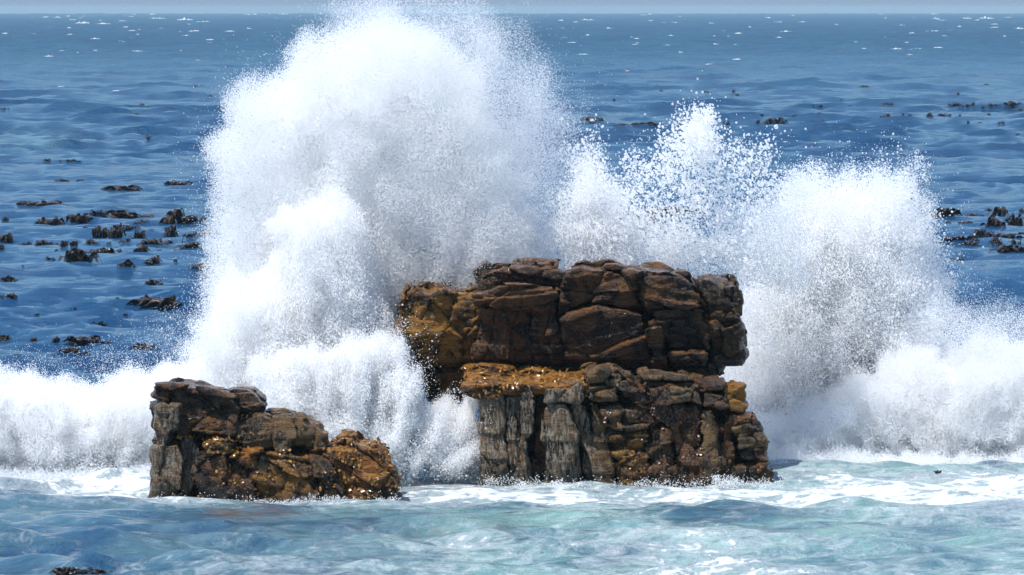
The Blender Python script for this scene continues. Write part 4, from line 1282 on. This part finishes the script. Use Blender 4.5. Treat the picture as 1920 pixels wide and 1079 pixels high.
def cap_mesh(seed):
    n, m = 40, 9
    u = np.linspace(-1, 1, n)[:, None] * np.ones((1, m)); v = np.linspace(-1, 1, m)[None, :] * np.ones((n, 1))
    nz = fbm(u * 4.5 + seed * 7, v * 1.5, u * 0, 3, seed + 200)
    env = np.clip(1 - np.abs(u) ** (1.6 + (seed % 3) * 0.5), 0, 1)
    ht = env * np.clip(1 - v * v, 0, 1) ** 0.6 * (0.12 + 2.6 * nz)
    X = u * 0.5 + 0.03 * nz; Y = v * 0.5 * env ** 0.5 + 0.2 * fbm(u * 1.3, u * 0 + seed, u * 0, 2, seed + 3)
    V = np.stack([X, Y, np.maximum(ht, -0.1)], -1).reshape(-1, 3)
    I = np.arange(n * m).reshape(n, m)
    Q = np.stack([I[:-1, :-1], I[1:, :-1], I[1:, 1:], I[:-1, 1:]], -1).reshape(-1, 4)
    me = mesh_np('whitecap', V, Q); me.materials.append(M_CAP)
    return me


CAPS = [cap_mesh(i) for i in range(8)]


def whitecap(px, py, w, h, label, k):
    x, y, z = water_spot(px, py)
    m = y / FPX
    o = bpy.data.objects.new('whitecap', CAPS[k % 8]); COL.objects.link(o)
    o.location = (x, y, z - 0.05)
    o.scale = (w * m, max(1.5, w * m * 0.35), h * m * 0.52)
    o['label'] = label; o['category'] = 'whitecap'; o['group'] = 'breaking white crests on the open sea'


for k, a in enumerate([
    (347, 38, 36, 6, 'brightest white crest near the horizon left of the tall burst'),
    (296, 35, 30, 4, 'white crest near the horizon just left of the brightest one'),
    (155, 44, 28, 6, 'curved white crest at upper left with a smaller one touching its right'),
    (192, 45, 34, 4, 'long thin white crest touching the curved one at upper left'),
    (365, 59, 26, 4, 'white crest below the brightest one left of the tall burst'),
    (1750, 59, 32, 4, 'flat bright white crest second nearest to the right edge'),
    (1720, 93, 36, 5, 'largest low white crest on the right side, farthest below the horizon'),
    (1680, 92, 24, 3, 'faint crest just left of the largest low white crest'),
    (1848, 35, 32, 5, 'bright white crest nearest the horizon at upper right'),
    (1813, 35, 22, 4, 'white crest just left of the brightest at upper right'),
    (1710, 63, 12, 5, 'small round white crest left of the flat bright one'),
    (1473, 60, 24, 5, 'slanting white crest halfway between the two bursts near the horizon'),
    ]):
    whitecap(*a, k)
SM = [(108, 33, 14, 3), (230, 40, 16, 3), (248, 58, 16, 3), (349, 67, 14, 3), (394, 75, 20, 3), (382, 41, 30, 3), (430, 59, 24, 3), (465, 54, 14, 3), (225, 78, 20, 2), (62, 64, 14, 3),
      (255, 96, 26, 2), (368, 113, 20, 2), (218, 170, 18, 2), (112, 162, 26, 2), (1079, 42, 16, 3), (1108, 38, 14, 3), (1141, 54, 14, 4), (1245, 44, 12, 4), (1265, 43, 16, 3), (1257, 67, 14, 3),
      (1384, 63, 14, 4), (1378, 51, 8, 4), (1866, 52, 24, 3), (1910, 54, 20, 4), (1575, 98, 20, 3), (1622, 110, 16, 3), (1332, 121, 20, 4), (1340, 83, 18, 3), (1440, 34, 14, 3), (1072, 80, 18, 3), (1232, 124, 12, 2), (1176, 133, 10, 2)]
rs = random.Random(4)
for i in range(140):
    py = 27 + 85 * rs.random() ** 1.7
    SM.append((rs.uniform(-60, 1980), py, rs.uniform(5, 20), rs.uniform(1.5, 3.4)))
for k, a in enumerate(SM):
    whitecap(*a, 'small white breaking crest among the many scattered below the horizon', k)
print('done', round(time.time() - T0, 1))
